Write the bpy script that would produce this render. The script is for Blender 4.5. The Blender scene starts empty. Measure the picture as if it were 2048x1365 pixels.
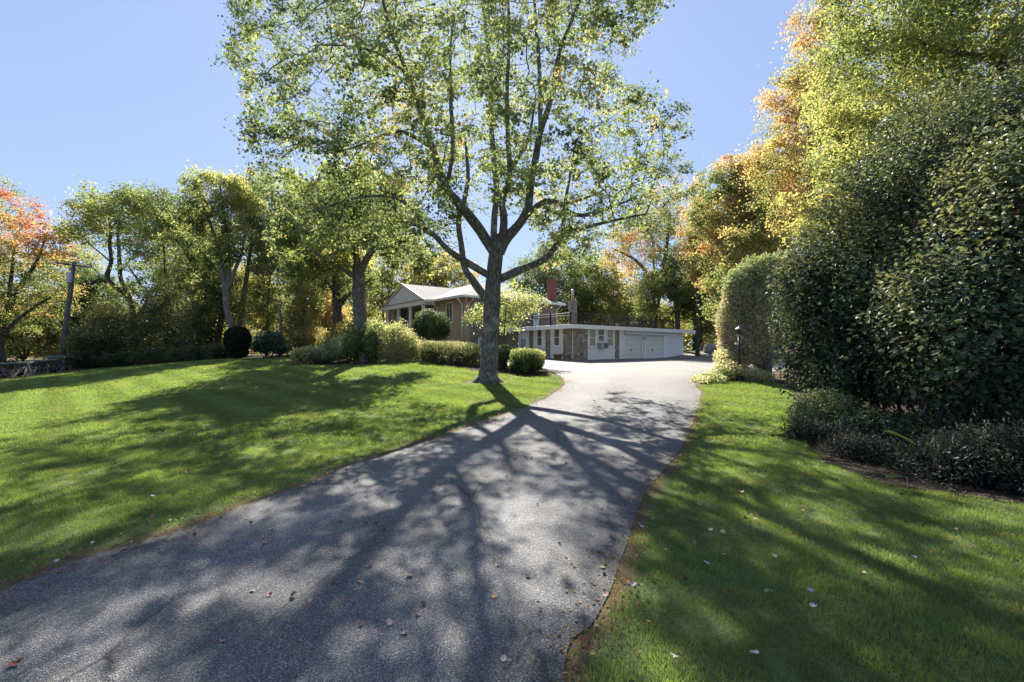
import bpy, math, random
import numpy as np
from mathutils import Vector
R = math.radians
rng = np.random.default_rng(7)
random.seed(7)
SC = bpy.context.scene
COL = SC.collection
F = 910.2; CX = 1024.0; HY = 700.0; EYE = 1.6       # photo pixels: focal length, centre, horizon row; eye height

# ------------------------------------------------------------------ scene tree helpers
def tag(o, label=None, cat=None, group=None, kind=None):
    if label: o['label'] = label
    if cat: o['category'] = cat
    if group: o['group'] = group
    if kind: o['kind'] = kind
    return o
def empty(name, loc=(0, 0, 0), rz=0.0, parent=None):
    o = bpy.data.objects.new(name, None); COL.objects.link(o)
    o.location = loc; o.rotation_euler = (0, 0, rz); o.empty_display_size = .2
    if parent: o.parent = parent
    return o
def link(name, me, mat=None, parent=None):
    o = bpy.data.objects.new(name, me); COL.objects.link(o)
    if mat is not None:
        me.materials.append(mat)
    if parent: o.parent = parent
    return o
def np_mesh(name, V, faces, smooth=False, col=None):
    """faces: int array (m,k) or list of such arrays"""
    if not isinstance(faces, list): faces = [faces]
    faces = [np.asarray(f, np.int32) for f in faces if len(f)]
    me = bpy.data.meshes.new(name)
    V = np.ascontiguousarray(V, np.float32)
    nl = sum(f.size for f in faces); nf = sum(len(f) for f in faces)
    me.vertices.add(len(V)); me.vertices.foreach_set('co', V.ravel())
    me.loops.add(nl); me.polygons.add(nf)
    me.loops.foreach_set('vertex_index', np.concatenate([f.ravel() for f in faces]))
    tot = np.concatenate([np.full(len(f), f.shape[1], np.int32) for f in faces])
    st = np.concatenate([[0], np.cumsum(tot)[:-1]]).astype(np.int32)
    me.polygons.foreach_set('loop_start', st)
    try: me.polygons.foreach_set('loop_total', tot)
    except Exception: pass
    me.polygons.foreach_set('use_smooth', np.full(nf, bool(smooth)))
    if col is not None:
        a = me.attributes.new('Col', 'FLOAT_COLOR', 'FACE')
        c = np.ones((nf, 4), np.float32); c[:, :3] = col
        a.data.foreach_set('color', c.ravel())
    me.update(calc_edges=True); me.validate()
    return me

class MB:
    """collects shapes, builds one mesh object"""
    def __init__(s): s.v = []; s.f = []; s.n = 0
    def add(s, v, f):
        s.v += [tuple(p) for p in v]; s.f += [tuple(i + s.n for i in q) for q in f]; s.n = len(s.v)
    def box(s, x0, x1, y0, y1, z0, z1):
        v = [(x, y, z) for z in (z0, z1) for y in (y0, y1) for x in (x0, x1)]
        s.add(v, [(0, 2, 3, 1), (4, 5, 7, 6), (0, 1, 5, 4), (2, 6, 7, 3), (0, 4, 6, 2), (1, 3, 7, 5)])
    def prism(s, pts, h):
        """pts: closed 3D loop, extruded by vector h"""
        n = len(pts); a = [Vector(p) for p in pts]; b = [p + Vector(h) for p in a]
        s.add(a + b, [tuple(range(n))[::-1], tuple(range(n, 2 * n))] + [(i, (i + 1) % n, n + (i + 1) % n, n + i) for i in range(n)])
    def tube(s, pts, r, k=8, caps=True):
        pts = [Vector(p) for p in pts]; n = len(pts); rr = r if hasattr(r, '__len__') else [r] * n
        V = []; fs = []
        for i, p in enumerate(pts):
            t = (pts[min(i + 1, n - 1)] - pts[max(i - 1, 0)]).normalized()
            ref = Vector((0, 0, 1)) if abs(t.z) < .9 else Vector((1, 0, 0))
            u = t.cross(ref).normalized(); w = t.cross(u)
            for j in range(k):
                a = 2 * math.pi * j / k; V.append(p + (u * math.cos(a) + w * math.sin(a)) * rr[i])
        for i in range(n - 1):
            for j in range(k):
                fs.append((i * k + j, i * k + (j + 1) % k, (i + 1) * k + (j + 1) % k, (i + 1) * k + j))
        if caps: fs += [tuple(range(k))[::-1], tuple(range((n - 1) * k, n * k))]
        s.add(V, fs)
    def lathe(s, prof, k=20, c=(0, 0, 0)):
        V = [(c[0] + r * math.cos(2 * math.pi * j / k), c[1] + r * math.sin(2 * math.pi * j / k), c[2] + z) for r, z in prof for j in range(k)]
        n = len(prof)
        fs = [(i * k + j, i * k + (j + 1) % k, (i + 1) * k + (j + 1) % k, (i + 1) * k + j) for i in range(n - 1) for j in range(k)]
        fs += [tuple(range(k))[::-1], tuple(range((n - 1) * k, n * k))]
        s.add(V, fs)
    def build(s, name, mat, parent=None, bevel=0, smooth=False):
        me = bpy.data.meshes.new(name); me.from_pydata(s.v, [], s.f); me.update()
        import bmesh
        bm = bmesh.new(); bm.from_mesh(me); bmesh.ops.recalc_face_normals(bm, faces=bm.faces); bm.to_mesh(me); bm.free()
        o = link(name, me, mat, parent)
        if smooth:
            me.polygons.foreach_set('use_smooth', [True] * len(me.polygons))
        if bevel:
            m = o.modifiers.new('Bevel', 'BEVEL'); m.width = bevel; m.segments = 2; m.limit_method = 'ANGLE'
        return o

# ------------------------------------------------------------------ noise
def _hash(i, j, k, s):
    n = (i * 374761393 + j * 668265263 + k * 2147483647 + s * 1274126177) & 0xffffffff
    n = ((n ^ (n >> 13)) * 1274126177) & 0xffffffff
    return ((n ^ (n >> 16)) & 0xffff) / 65535.0
def noise3(p, seed=0):
    p = np.asarray(p, float); i = np.floor(p).astype(np.int64); f = p - i; f = f * f * (3 - 2 * f)
    out = 0
    for dx in (0, 1):
        for dy in (0, 1):
            for dz in (0, 1):
                w = (f[..., 0] if dx else 1 - f[..., 0]) * (f[..., 1] if dy else 1 - f[..., 1]) * (f[..., 2] if dz else 1 - f[..., 2])
                out = out + w * _hash(i[..., 0] + dx, i[..., 1] + dy, i[..., 2] + dz, seed)
    return out                                      # 0..1
def fbm(p, seed=0, o=3):
    p = np.asarray(p, float); a = 1; s = 0; t = 0
    for k in range(o):
        s = s + a * noise3(p * 2 ** k, seed + k); t += a; a *= .5
    return s / t

# ------------------------------------------------------------------ picture -> place
def P(px, py, d):
    return np.array([(px - CX) / F * d, d, EYE + (HY - py) / F * d])
_ctrl = []                                           # (x, y, z) heights of the ground
def _g(px, py, d): _ctrl.append(tuple(P(px, py, d)))
for x in (-16, -8, 0, 8, 16):
    for y in (-12, -3, 3): _ctrl.append((x, y, 0 if x > -12 else -.08))
for a in [(975, 764, 16.5), (1070, 745, 20), (850, 721, 25), (700, 729, 26), (600, 727, 26), (475, 717, 33), (300, 729, 38), (150, 742, 36), (0, 758, 29),
          (1145, 721.5, 34), (1330, 716.5, 41.6), (1130, 771, 15.4), (1400, 771, 15.3), (1481, 761, 16), (1560, 766, 16), (1600, 868, 8.7), (1250, 717.5, 38),
          (1440, 716, 40), (560, 713, 34), (640, 713, 34), (930, 706, 39)]: _g(*a)
_ctrl += [(-1, 7, .0), (-9, 8, -.03), (5, 6, 0), (9, 6, 0), (9, 12, .25), (-1, 11, .14), (-10, 15, .1), (-20, 18, .0), (-10, 20, .45), (1.5, 25, .72),
          (-36, 43, .45), (-46, 43, .3), (-50, 30, -.3), (-28, 20, -.2), (18, 46, 1.45), (21.5, 45, 1.35), (24, 60, 1.5), (30, 40, 1.0), (20, 25, .7), (16, 14, .4), (25, 10, .2),
          (0, 60, 1.2), (-30, 60, 1.0), (-55, 65, .7), (60, 80, 1.5), (0, 110, 1.5), (-80, 110, 1.2), (80, 110, 1.5), (-90, 20, -.2), (90, 20, .6), (-40, -15, 0), (40, -15, 0)]
_C = np.array(_ctrl)
def _tps(r): return np.where(r > 1e-6, r * r * np.log(np.maximum(r, 1e-6)), 0)
_n = len(_C); _K = _tps(np.linalg.norm(_C[:, None, :2] - _C[None, :, :2], axis=2)) + np.eye(_n) * 6.0
_Pm = np.c_[np.ones(_n), _C[:, :2]]
_sol = np.linalg.solve(np.block([[_K, _Pm], [_Pm.T, np.zeros((3, 3))]]), np.r_[_C[:, 2], 0, 0, 0])
def gz(x, y):
    x = np.asarray(x, float); y = np.asarray(y, float); sh = np.broadcast(x, y).shape
    q = np.c_[np.broadcast_to(x, sh).ravel(), np.broadcast_to(y, sh).ravel()]
    q = np.clip(q, [-120, -15], [120, 120])
    out = np.empty(len(q))
    for s in range(0, len(q), 20000):
        b = q[s:s + 20000]
        r = np.linalg.norm(b[:, None] - _C[None, :, :2], axis=2)
        out[s:s + 20000] = _tps(r) @ _sol[:_n] + _sol[_n] + b @ _sol[_n + 1:]
    return out.reshape(sh)
_ys = np.concatenate([np.arange(.6, 12, .03), np.arange(12, 60, .1), np.arange(60, 118, .5)])
def G(px, py):
    """where the photo's pixel meets the ground"""
    x = (px - CX) / F * _ys; z = EYE + (HY - py) / F * _ys
    d = z - gz(x, _ys); k = np.argmax(d < 0) if (d < 0).any() else len(_ys) - 1
    k = max(k, 1); t = d[k - 1] / (d[k - 1] - d[k] + 1e-9) if d[k] < 0 else 1
    y = _ys[k - 1] + t * (_ys[k] - _ys[k - 1])
    return np.array([(px - CX) / F * y, y])
def GL(pts): return [tuple(G(*p)) for p in pts]
def inside(px, py, poly):
    poly = np.asarray(poly); c = np.zeros(np.shape(px), bool); n = len(poly); j = n - 1
    for i in range(n):
        xi, yi = poly[i]; xj, yj = poly[j]
        k = ((yi > py) != (yj > py)) & (px < (xj - xi) * (py - yi) / (yj - yi + 1e-12) + xi); c ^= k; j = i
    return c
def edge_dist(x, y, line):
    line = np.asarray(line); d = np.full(np.shape(x), 1e9)
    for a, b in zip(line[:-1], line[1:]):
        ab = b - a; t = np.clip(((x - a[0]) * ab[0] + (y - a[1]) * ab[1]) / (ab @ ab + 1e-9), 0, 1)
        d = np.minimum(d, np.hypot(x - a[0] - t * ab[0], y - a[1] - t * ab[1]))
    return d
def smooth_line(pts, n=4):
    p = np.asarray(pts, float); out = []
    for i in range(len(p) - 1):
        p0 = p[max(i - 1, 0)]; p1 = p[i]; p2 = p[i + 1]; p3 = p[min(i + 2, len(p) - 1)]
        for t in np.arange(n) / n:
            out.append(.5 * ((2 * p1) + (-p0 + p2) * t + (2 * p0 - 5 * p1 + 4 * p2 - p3) * t * t + (-p0 + 3 * p1 - 3 * p2 + p3) * t ** 3))
    out.append(p[-1]); return np.array(out)

# ------------------------------------------------------------------ materials
class NT:
    def __init__(s, name):
        s.m = bpy.data.materials.new(name); s.m.use_nodes = True; s.t = s.m.node_tree; s.t.nodes.clear()
        s.out = s.n('ShaderNodeOutputMaterial')
    def n(s, typ, **kw):
        nd = s.t.nodes.new(typ)
        for k, v in kw.items():
            if k in nd.bl_rna.properties and k not in ('inputs',): setattr(nd, k, v)
        return nd
    def l(s, a, b): s.t.links.new(a, b)
    def val(s, sock, v):
        if hasattr(v, 'is_linked') or isinstance(v, bpy.types.NodeSocket): s.l(v, sock)
        else: sock.default_value = v
    def coord(s, kind='Object', scale=(1, 1, 1)):
        c = s.n('ShaderNodeTexCoord').outputs[kind] if kind != 'World' else s.n('ShaderNodeNewGeometry').outputs['Position']
        m = s.n('ShaderNodeMapping'); m.inputs['Scale'].default_value = scale; s.l(c, m.inputs[0]); return m.outputs[0]
    def noise(s, co, scale, detail=4, rough=.55):
        n = s.n('ShaderNodeTexNoise'); s.l(co, n.inputs['Vector']); n.inputs['Scale'].default_value = scale
        n.inputs['Detail'].default_value = detail; n.inputs['Roughness'].default_value = rough; return n.outputs['Fac']
    def voro(s, co, scale, feature='F1', out='Distance', rnd=1.0):
        n = s.n('ShaderNodeTexVoronoi'); n.feature = feature; s.l(co, n.inputs['Vector']); n.inputs['Scale'].default_value = scale
        n.inputs['Randomness'].default_value = rnd; return n.outputs[out]
    def ramp(s, fac, stops, interp='LINEAR'):
        r = s.n('ShaderNodeValToRGB'); s.l(fac, r.inputs[0]); e = r.color_ramp.elements; r.color_ramp.interpolation = interp
        while len(e) < len(stops): e.new(.5)
        for el, (p, c) in zip(e, stops): el.position = p; el.color = (*c, 1) if hasattr(c, '__len__') else (c, c, c, 1)
        return r.outputs[0]
    def mix(s, fac, a, b, blend='MIX'):
        m = s.n('ShaderNodeMix'); m.data_type = 'RGBA'; m.blend_type = blend
        s.val(m.inputs[0], fac)
        for sock, v in ((m.inputs[6], a), (m.inputs[7], b)):
            if isinstance(v, tuple): sock.default_value = (*v, 1) if len(v) == 3 else v
            else: s.l(v, sock)
        return m.outputs[2]
    def math(s, op, a, b=0.0):
        m = s.n('ShaderNodeMath'); m.operation = op; s.val(m.inputs[0], a); s.val(m.inputs[1], b); return m.outputs[0]
    def bump(s, h, strength=.4, dist=.02):
        b = s.n('ShaderNodeBump'); s.l(h, b.inputs['Height']); b.inputs['Strength'].default_value = strength; b.inputs['Distance'].default_value = dist; return b.outputs[0]
    def bsdf(s, col, rough=.7, normal=None, spec=.3, metal=0.0, emit=True):
        b = s.n('ShaderNodeBsdfPrincipled')
        if isinstance(col, tuple): b.inputs['Base Color'].default_value = (*col, 1)
        else: s.l(col, b.inputs['Base Color'])
        s.val(b.inputs['Roughness'], rough); b.inputs['Specular IOR Level'].default_value = spec; b.inputs['Metallic'].default_value = metal
        if normal is not None: s.l(normal, b.inputs['Normal'])
        s.l(b.outputs[0], s.out.inputs[0]); return b.outputs[0]

def leaf_mat(name, transl=.5, rough=.45, spec=.35, tint=(1.6, 1.5, 1.0)):
    t = NT(name); a = t.n('ShaderNodeAttribute'); a.attribute_name = 'Col'
    b = t.bsdf(a.outputs['Color'], rough, spec=spec)
    tr = t.n('ShaderNodeBsdfTranslucent'); t.l(t.mix(1.0, a.outputs['Color'], tint, 'MULTIPLY'), tr.inputs[0])
    mx = t.n('ShaderNodeMixShader'); mx.inputs[0].default_value = transl
    t.l(b, mx.inputs[1]); t.l(tr.outputs[0], mx.inputs[2]); t.l(mx.outputs[0], t.out.inputs[0]); return t.m
M = {}
M['leaf'] = leaf_mat('leaf', .54, .6, .25)
M['leaf_gloss'] = leaf_mat('glossy_leaf', .25, .56, .22)
M['needle'] = leaf_mat('needle', .3, .6, .2)
def bark_mat(name, dark, light, lichen, scale=1.0, amount=.45):
    t = NT(name); co = t.coord('Object', (1, 1, .16)); c2 = t.coord('Object')
    n1 = t.noise(co, 22 * scale, 6, .65); v = t.voro(co, 16 * scale, 'DISTANCE_TO_EDGE')
    h = t.math('ADD', t.math('MULTIPLY', t.math('MINIMUM', v, .35), 2.0), t.math('MULTIPLY', n1, .8))
    c = t.mix(t.ramp(h, [(.25, 0.0), (.95, 1.0)]), dark, light)
    l = t.ramp(t.noise(c2, 2.6 * scale, 5, .7), [(.53, 0.0), (.62, 1.0)])
    c = t.mix(t.math('MULTIPLY', l, amount), c, lichen)
    t.bsdf(c, .9, t.bump(h, .9, .03), .15); return t.m
M['bark'] = bark_mat('furrowed_bark', (.035, .03, .026), (.22, .2, .18), (.36, .37, .31), 1.0, .62)
M['bark_dark'] = bark_mat('dark_bark', (.03, .026, .022), (.11, .095, .08), (.16, .17, .13), .6, .3)
M['bark_pale'] = bark_mat('pale_bark', (.07, .062, .052), (.23, .21, .18), (.3, .31, .25), .6, .4)

def grass_mat(name, stops, dry):
    t = NT(name); co = t.coord('World')
    n = t.noise(co, .55, 4, .6); n2 = t.noise(co, 9.0, 2, .5)
    c = t.ramp(t.math('ADD', t.math('MULTIPLY', n, .6), t.math('MULTIPLY', n2, .4)), stops)
    wv = t.n('ShaderNodeTexWave'); wv.wave_type = 'BANDS'; wv.bands_direction = 'DIAGONAL'; t.l(co, wv.inputs['Vector']); wv.inputs['Scale'].default_value = .32; wv.inputs['Distortion'].default_value = 1.5; wv.inputs['Detail'].default_value = 3
    c = t.mix(1.0, c, t.ramp(wv.outputs['Fac'], [(.3, .87), (.7, 1.15)]), 'MULTIPLY')
    c = t.mix(t.ramp(t.noise(co, 2.3, 5, .7), [(.58, 0.0), (.7, .55)]), c, (.2, .19, .085))
    oi = t.n('ShaderNodeObjectInfo'); c = t.mix(t.math('MULTIPLY', t.ramp(oi.outputs['Random'], [(.6, 0.0), (1, 1.0)]), .35), c, dry)
    b = t.bsdf(c, .5, spec=.3)
    tr = t.n('ShaderNodeBsdfTranslucent'); t.l(t.mix(1.0, c, (1.7, 1.7, .7), 'MULTIPLY'), tr.inputs[0])
    mx = t.n('ShaderNodeMixShader'); mx.inputs[0].default_value = .45
    t.l(b, mx.inputs[1]); t.l(tr.outputs[0], mx.inputs[2]); t.l(mx.outputs[0], t.out.inputs[0]); return t.m
M['grass'] = grass_mat('grass', [(.25, (.08, .135, .046)), (.5, (.14, .2, .076)), (.75, (.225, .265, .125))], (.3, .28, .14))
M['deadgrass'] = grass_mat('dead_grass', [(.25, (.12, .095, .055)), (.55, (.2, .165, .095)), (.8, (.1, .11, .045))], (.26, .22, .13))

def ground_mat():
    t = NT('ground'); co = t.coord('World')
    a = t.n('ShaderNodeAttribute'); a.attribute_name = 'lawn'
    n = t.noise(co, .5, 5, .6); n2 = t.noise(co, 14, 4, .65); n3 = t.noise(co, 90, 2, .6)
    g = t.ramp(t.math('ADD', t.math('MULTIPLY', n, .5), t.math('MULTIPLY', n2, .5)), [(.25, (.07, .112, .038)), (.5, (.13, .185, .066)), (.75, (.21, .25, .105))])
    g = t.mix(t.ramp(n3, [(.3, 0.0), (.75, .75)]), t.mix(.6, g, (.03, .035, .012)), g)
    f = t.ramp(n2, [(.3, (.03, .021, .014)), (.5, (.075, .05, .028)), (.62, (.13, .085, .045)), (.75, (.07, .075, .025))])
    c = t.mix(a.outputs['Fac'], f, g)
    ed = t.n('ShaderNodeAttribute'); ed.attribute_name = 'edge'; c = t.mix(t.ramp(t.math('ADD', ed.outputs['Fac'], t.math('MULTIPLY', n2, .8)), [(.75, 0.0), (1.0, 1.0)]), c, t.mix(n3, (.06, .042, .028), (.2, .15, .09)))
    h = t.math('ADD', t.math('MULTIPLY', n3, .6), n2)
    t.bsdf(c, .95, t.bump(h, .6, .05), .1); return t.m
M['ground'] = ground_mat()
def asphalt_mat():
    t = NT('asphalt'); co = t.coord('World')
    v = t.n('ShaderNodeTexVoronoi'); t.l(co, v.inputs['Vector']); v.inputs['Scale'].default_value = 125
    sep = t.n('ShaderNodeSeparateColor'); t.l(v.outputs['Color'], sep.inputs[0])
    big = t.noise(co, .55, 5, .6); mid = t.noise(co, 6, 4, .6); fine = t.noise(co, 160, 2, .6)
    stone = t.ramp(sep.outputs[0], [(0, (.095, .097, .102)), (.5, (.165, .166, .17)), (.85, (.25, .248, .246)), (1, (.42, .41, .395))])
    c = t.mix(t.ramp(v.outputs['Distance'], [(.35, 0.0), (.75, .8)]), stone, (.04, .04, .043))
    c = t.mix(1.0, c, t.ramp(big, [(.3, .74), (.5, 1.0), (.7, 1.28)]), 'MULTIPLY')
    c = t.mix(t.ramp(mid, [(.55, 0.0), (.72, .45)]), c, (.17, .13, .09))
    ln = t.n('ShaderNodeAttribute'); ln.attribute_name = 'lane'; c = t.mix(1.0, c, t.ramp(t.math('ADD', ln.outputs['Fac'], t.math('MULTIPLY', t.math('SUBTRACT', mid, .5), .5)), [(0, .74), (.45, .95), (1, 1.16)]), 'MULTIPLY')
    # wandering cracks, stretched along the drive
    cc = t.coord('World', (1.5, .42, 1)); wob = t.n('ShaderNodeTexNoise'); t.l(co, wob.inputs['Vector']); wob.inputs['Scale'].default_value = 2.2; wob.inputs['Detail'].default_value = 5
    add = t.n('ShaderNodeMix'); add.data_type = 'VECTOR'; add.inputs[0].default_value = .22; t.l(cc, add.inputs[4]); t.l(wob.outputs['Color'], add.inputs[5])
    cr = t.voro(add.outputs[1], .75, 'DISTANCE_TO_EDGE'); crack = t.ramp(cr, [(0, 1.0), (.004, .9), (.01, 0.0)])
    gate = t.ramp(t.noise(co, .35, 2), [(.44, 0.0), (.56, 1.0)]); crack = t.math('MULTIPLY', crack, gate)
    c = t.mix(t.math('MULTIPLY', crack, .6), c, (.03, .028, .027))
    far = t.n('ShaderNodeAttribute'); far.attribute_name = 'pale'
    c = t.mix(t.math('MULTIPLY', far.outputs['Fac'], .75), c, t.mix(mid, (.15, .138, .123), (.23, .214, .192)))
    dust = t.n('ShaderNodeAttribute'); dust.attribute_name = 'dust'
    c = t.mix(t.math('MULTIPLY', dust.outputs['Fac'], t.ramp(mid, [(.25, .4), (.6, 1.0)])), c, (.23, .17, .11))
    h = t.math('SUBTRACT', t.math('ADD', t.math('MULTIPLY', v.outputs['Distance'], -.7), t.math('MULTIPLY', fine, .4)), t.math('MULTIPLY', crack, 1.5))
    t.bsdf(c, .8, t.bump(h, .8, .012), .35); return t.m
M['asphalt'] = asphalt_mat()
def mulch_mat():
    t = NT('mulch'); co = t.coord('World'); v = t.n('ShaderNodeTexVoronoi'); t.l(t.coord('World', (1, 1.6, 1)), v.inputs['Vector']); v.inputs['Scale'].default_value = 26
    n = t.noise(co, 5, 4); sep = t.n('ShaderNodeSeparateColor'); t.l(v.outputs['Color'], sep.inputs[0])
    c = t.ramp(sep.outputs[0], [(0, (.018, .013, .01)), (.5, (.035, .026, .02)), (.85, (.075, .052, .036)), (1, (.2, .15, .1))])
    t.bsdf(t.mix(n, c, (.025, .019, .015)), .95, t.bump(v.outputs['Distance'], .9, .03), .1); return t.m
M['mulch'] = mulch_mat()
def plain(name, col, rough=.6, spec=.3, metal=0.0, var=.18, scale=6.0, bump=0.0):
    t = NT(name); co = t.coord('Object'); n = t.noise(co, scale, 5, .6)
    d = tuple(c * (1 - var) for c in col); l = tuple(min(1, c * (1 + var * .6)) for c in col)
    nn = t.bump(t.noise(co, scale * 8, 4), bump, .01) if bump else None
    t.bsdf(t.mix(t.ramp(n, [(.3, 0.0), (.7, 1.0)]), d, l), rough, nn, spec, metal); return t.m
M['white'] = plain('white_paint', (.86, .84, .79), .5, var=.06)
M['white_soft'] = plain('weathered_white_trim', (.68, .68, .66), .6, var=.1)
M['column_white'] = plain('white_column_paint', (.8, .8, .8), .45, var=.04)
M['black_metal'] = plain('black_iron', (.018, .018, .02), .45, .5, .3)
M['galv'] = plain('galvanised_pipe', (.5, .5, .5), .4, .5, .7)
M['grey_metal'] = plain('grey_metal', (.36, .37, .38), .5, .4, .2)
M['transformer'] = plain('pale_grey_metal', (.5, .52, .58), .5, .4)
M['dark'] = plain('dark_void', (.015, .015, .017), .6)
M['wood_pole'] = bark_mat('grey_pole_wood', (.07, .066, .062), (.17, .165, .16), (.2, .2, .19), .5, .2)
M['terracotta'] = plain('terracotta', (.36, .15, .09), .8, .2, var=.2)
M['concrete'] = plain('concrete', (.34, .33, .31), .9, .1, var=.15, bump=.2)
M['blue_sign'] = plain('pale_sign_board', (.62, .6, .72), .5, var=.05)
M['wire'] = plain('wire', (.12, .12, .12), .6)
M['pearly'] = plain('white_gravel_stone', (.55, .54, .5), .9, var=.2)
def wall_coord(t, s=1.0):
    c = t.n('ShaderNodeTexCoord').outputs['Object']; sp = t.n('ShaderNodeSeparateXYZ'); t.l(c, sp.inputs[0])
    cb = t.n('ShaderNodeCombineXYZ'); t.l(t.math('ADD', sp.outputs[0], sp.outputs[1]), cb.inputs[0]); t.l(sp.outputs[2], cb.inputs[1])
    return cb.outputs[0]
def brick_mat(name, c1, c2, mort, w=.22, h=.07, var=.5):
    t = NT(name); co = wall_coord(t); b = t.n('ShaderNodeTexBrick'); t.l(co, b.inputs['Vector'])
    b.inputs['Scale'].default_value = 1; b.inputs['Brick Width'].default_value = w; b.inputs['Row Height'].default_value = h
    b.inputs['Mortar Size'].default_value = .008; b.inputs['Color1'].default_value = (*c1, 1); b.inputs['Color2'].default_value = (*c2, 1); b.inputs['Mortar'].default_value = (*mort, 1)
    n = t.noise(co, 3.5, 5, .7)
    c = t.mix(1.0, b.outputs['Color'], t.ramp(n, [(.3, 1 - var), (.7, 1 + var * .5)]), 'MULTIPLY')
    t.bsdf(c, .9, t.bump(b.outputs['Fac'], -.5, .01), .15); return t.m
M['tan_brick'] = brick_mat('tan_brick', (.52, .38, .25), (.46, .33, .21), (.44, .35, .25), .24, .075, .12)
M['mauve_brick'] = brick_mat('mottled_mauve_brick', (.19, .14, .125), (.4, .33, .3), (.3, .27, .25), .24, .08, .6)
M['red_brick'] = brick_mat('red_brick', (.3, .085, .06), (.22, .06, .045), (.3, .25, .22), .22, .075, .3)
def stone_mat(name, cols, scale=3.2, mort=(.2, .18, .15), stretch=1.25, joint=.05):
    t = NT(name); co0 = wall_coord(t); m = t.n('ShaderNodeMapping'); m.inputs['Scale'].default_value = (1, stretch, 1); t.l(co0, m.inputs[0])
    w = t.n('ShaderNodeTexNoise'); t.l(m.outputs[0], w.inputs['Vector']); w.inputs['Scale'].default_value = 5
    ad = t.n('ShaderNodeMix'); ad.data_type = 'VECTOR'; ad.inputs[0].default_value = .06; t.l(m.outputs[0], ad.inputs[4]); t.l(w.outputs['Color'], ad.inputs[5])
    v = t.n('ShaderNodeTexVoronoi'); v.inputs['Scale'].default_value = scale; t.l(ad.outputs[1], v.inputs['Vector'])
    sep = t.n('ShaderNodeSeparateColor'); t.l(v.outputs['Color'], sep.inputs[0])
    c = t.ramp(sep.outputs[1], [(i / (len(cols) - 1), k) for i, k in enumerate(cols)])
    c = t.mix(1.0, c, t.ramp(t.noise(co0, 14, 4, .7), [(.3, .65), (.7, 1.25)]), 'MULTIPLY')
    e = t.voro(ad.outputs[1], scale, 'DISTANCE_TO_EDGE'); j = t.ramp(e, [(0, 0.0), (joint, .15), (joint * 2, 1.0)])
    t.bsdf(t.mix(j, mort, c), .9, t.bump(j, .8, .03), .15); return t.m
M['fieldstone'] = stone_mat('fieldstone_veneer', [(.2, .16, .11), (.37, .31, .22), (.45, .4, .32), (.28, .25, .21), (.62, .56, .46), (.34, .23, .14), (.48, .41, .29)], 4.6, (.28, .245, .2))
M['drystone'] = stone_mat('drystone', [(.07, .07, .075), (.2, .19, .19), (.12, .12, .13), (.34, .31, .28), (.1, .1, .11)], 3.6, (.012, .012, .014), .8, .04)
M['capstone'] = plain('mossy_cap_stone', (.15, .17, .15), .95, .1, var=.35, scale=3, bump=.5)
def shingle_mat():
    t = NT('shingle'); co = t.coord('Object'); n = t.noise(co, 9, 4, .7); n2 = t.noise(co, .8, 3)
    sp = t.n('ShaderNodeSeparateXYZ'); t.l(co, sp.inputs[0]); fr = t.math('FRACT', t.math('MULTIPLY', sp.outputs[2], 14.0))
    c = t.ramp(t.math('ADD', t.math('MULTIPLY', n, .6), t.math('MULTIPLY', n2, .4)), [(.3, (.14, .127, .118)), (.5, (.2, .185, .173)), (.7, (.27, .25, .235))])
    c = t.mix(t.ramp(fr, [(0, .5), (.18, 0.0)]), c, (.12, .11, .1))
    t.bsdf(c, .9, t.bump(n, .3, .01), .15); return t.m
M['shingle'] = shingle_mat()
def glass_mat(name, col, rough=.06):
    t = NT(name); n = t.noise(t.coord('Object'), 2.2, 2); t.bsdf(t.mix(n, tuple(c * .7 for c in col), col), rough, spec=.6); return t.m
M['glass'] = glass_mat('dark_glass', (.035, .042, .045))
M['glass_tan'] = glass_mat('glass_over_tan_blind', (.2, .165, .13), .15)
M['glass_green'] = glass_mat('glass_over_pale_shade', (.3, .3, .19), .15)
M['glass_mint'] = glass_mat('glass_over_mint_curtain', (.28, .4, .35), .15)
def siding_mat(name, col, pitch, vertical=False):
    t = NT(name); co = t.coord('Object'); sp = t.n('ShaderNodeSeparateXYZ'); t.l(co, sp.inputs[0])
    src = t.math('ADD', sp.outputs[0], sp.outputs[1]) if vertical else sp.outputs[2]
    fr = t.math('FRACT', t.math('MULTIPLY', src, 1 / pitch)); j = t.ramp(fr, [(0, 0.0), (.1, 1.0)])
    n = t.noise(co, 3, 5, .7)
    c = t.mix(1.0, t.mix(j, tuple(c * .6 for c in col), col), t.ramp(n, [(.25, .86), (.7, 1.04)]), 'MULTIPLY')
    t.bsdf(c, .6, t.bump(j, .5, .015), .25); return t.m
M['gable_siding'] = siding_mat('white_clapboard', (.82, .83, .86), .16)
M['plank_siding'] = siding_mat('white_vertical_plank', (.86, .84, .77), .28, True)
M['door_panel'] = siding_mat('cream_grey_door_panel', (.8, .78, .7), .42)

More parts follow.
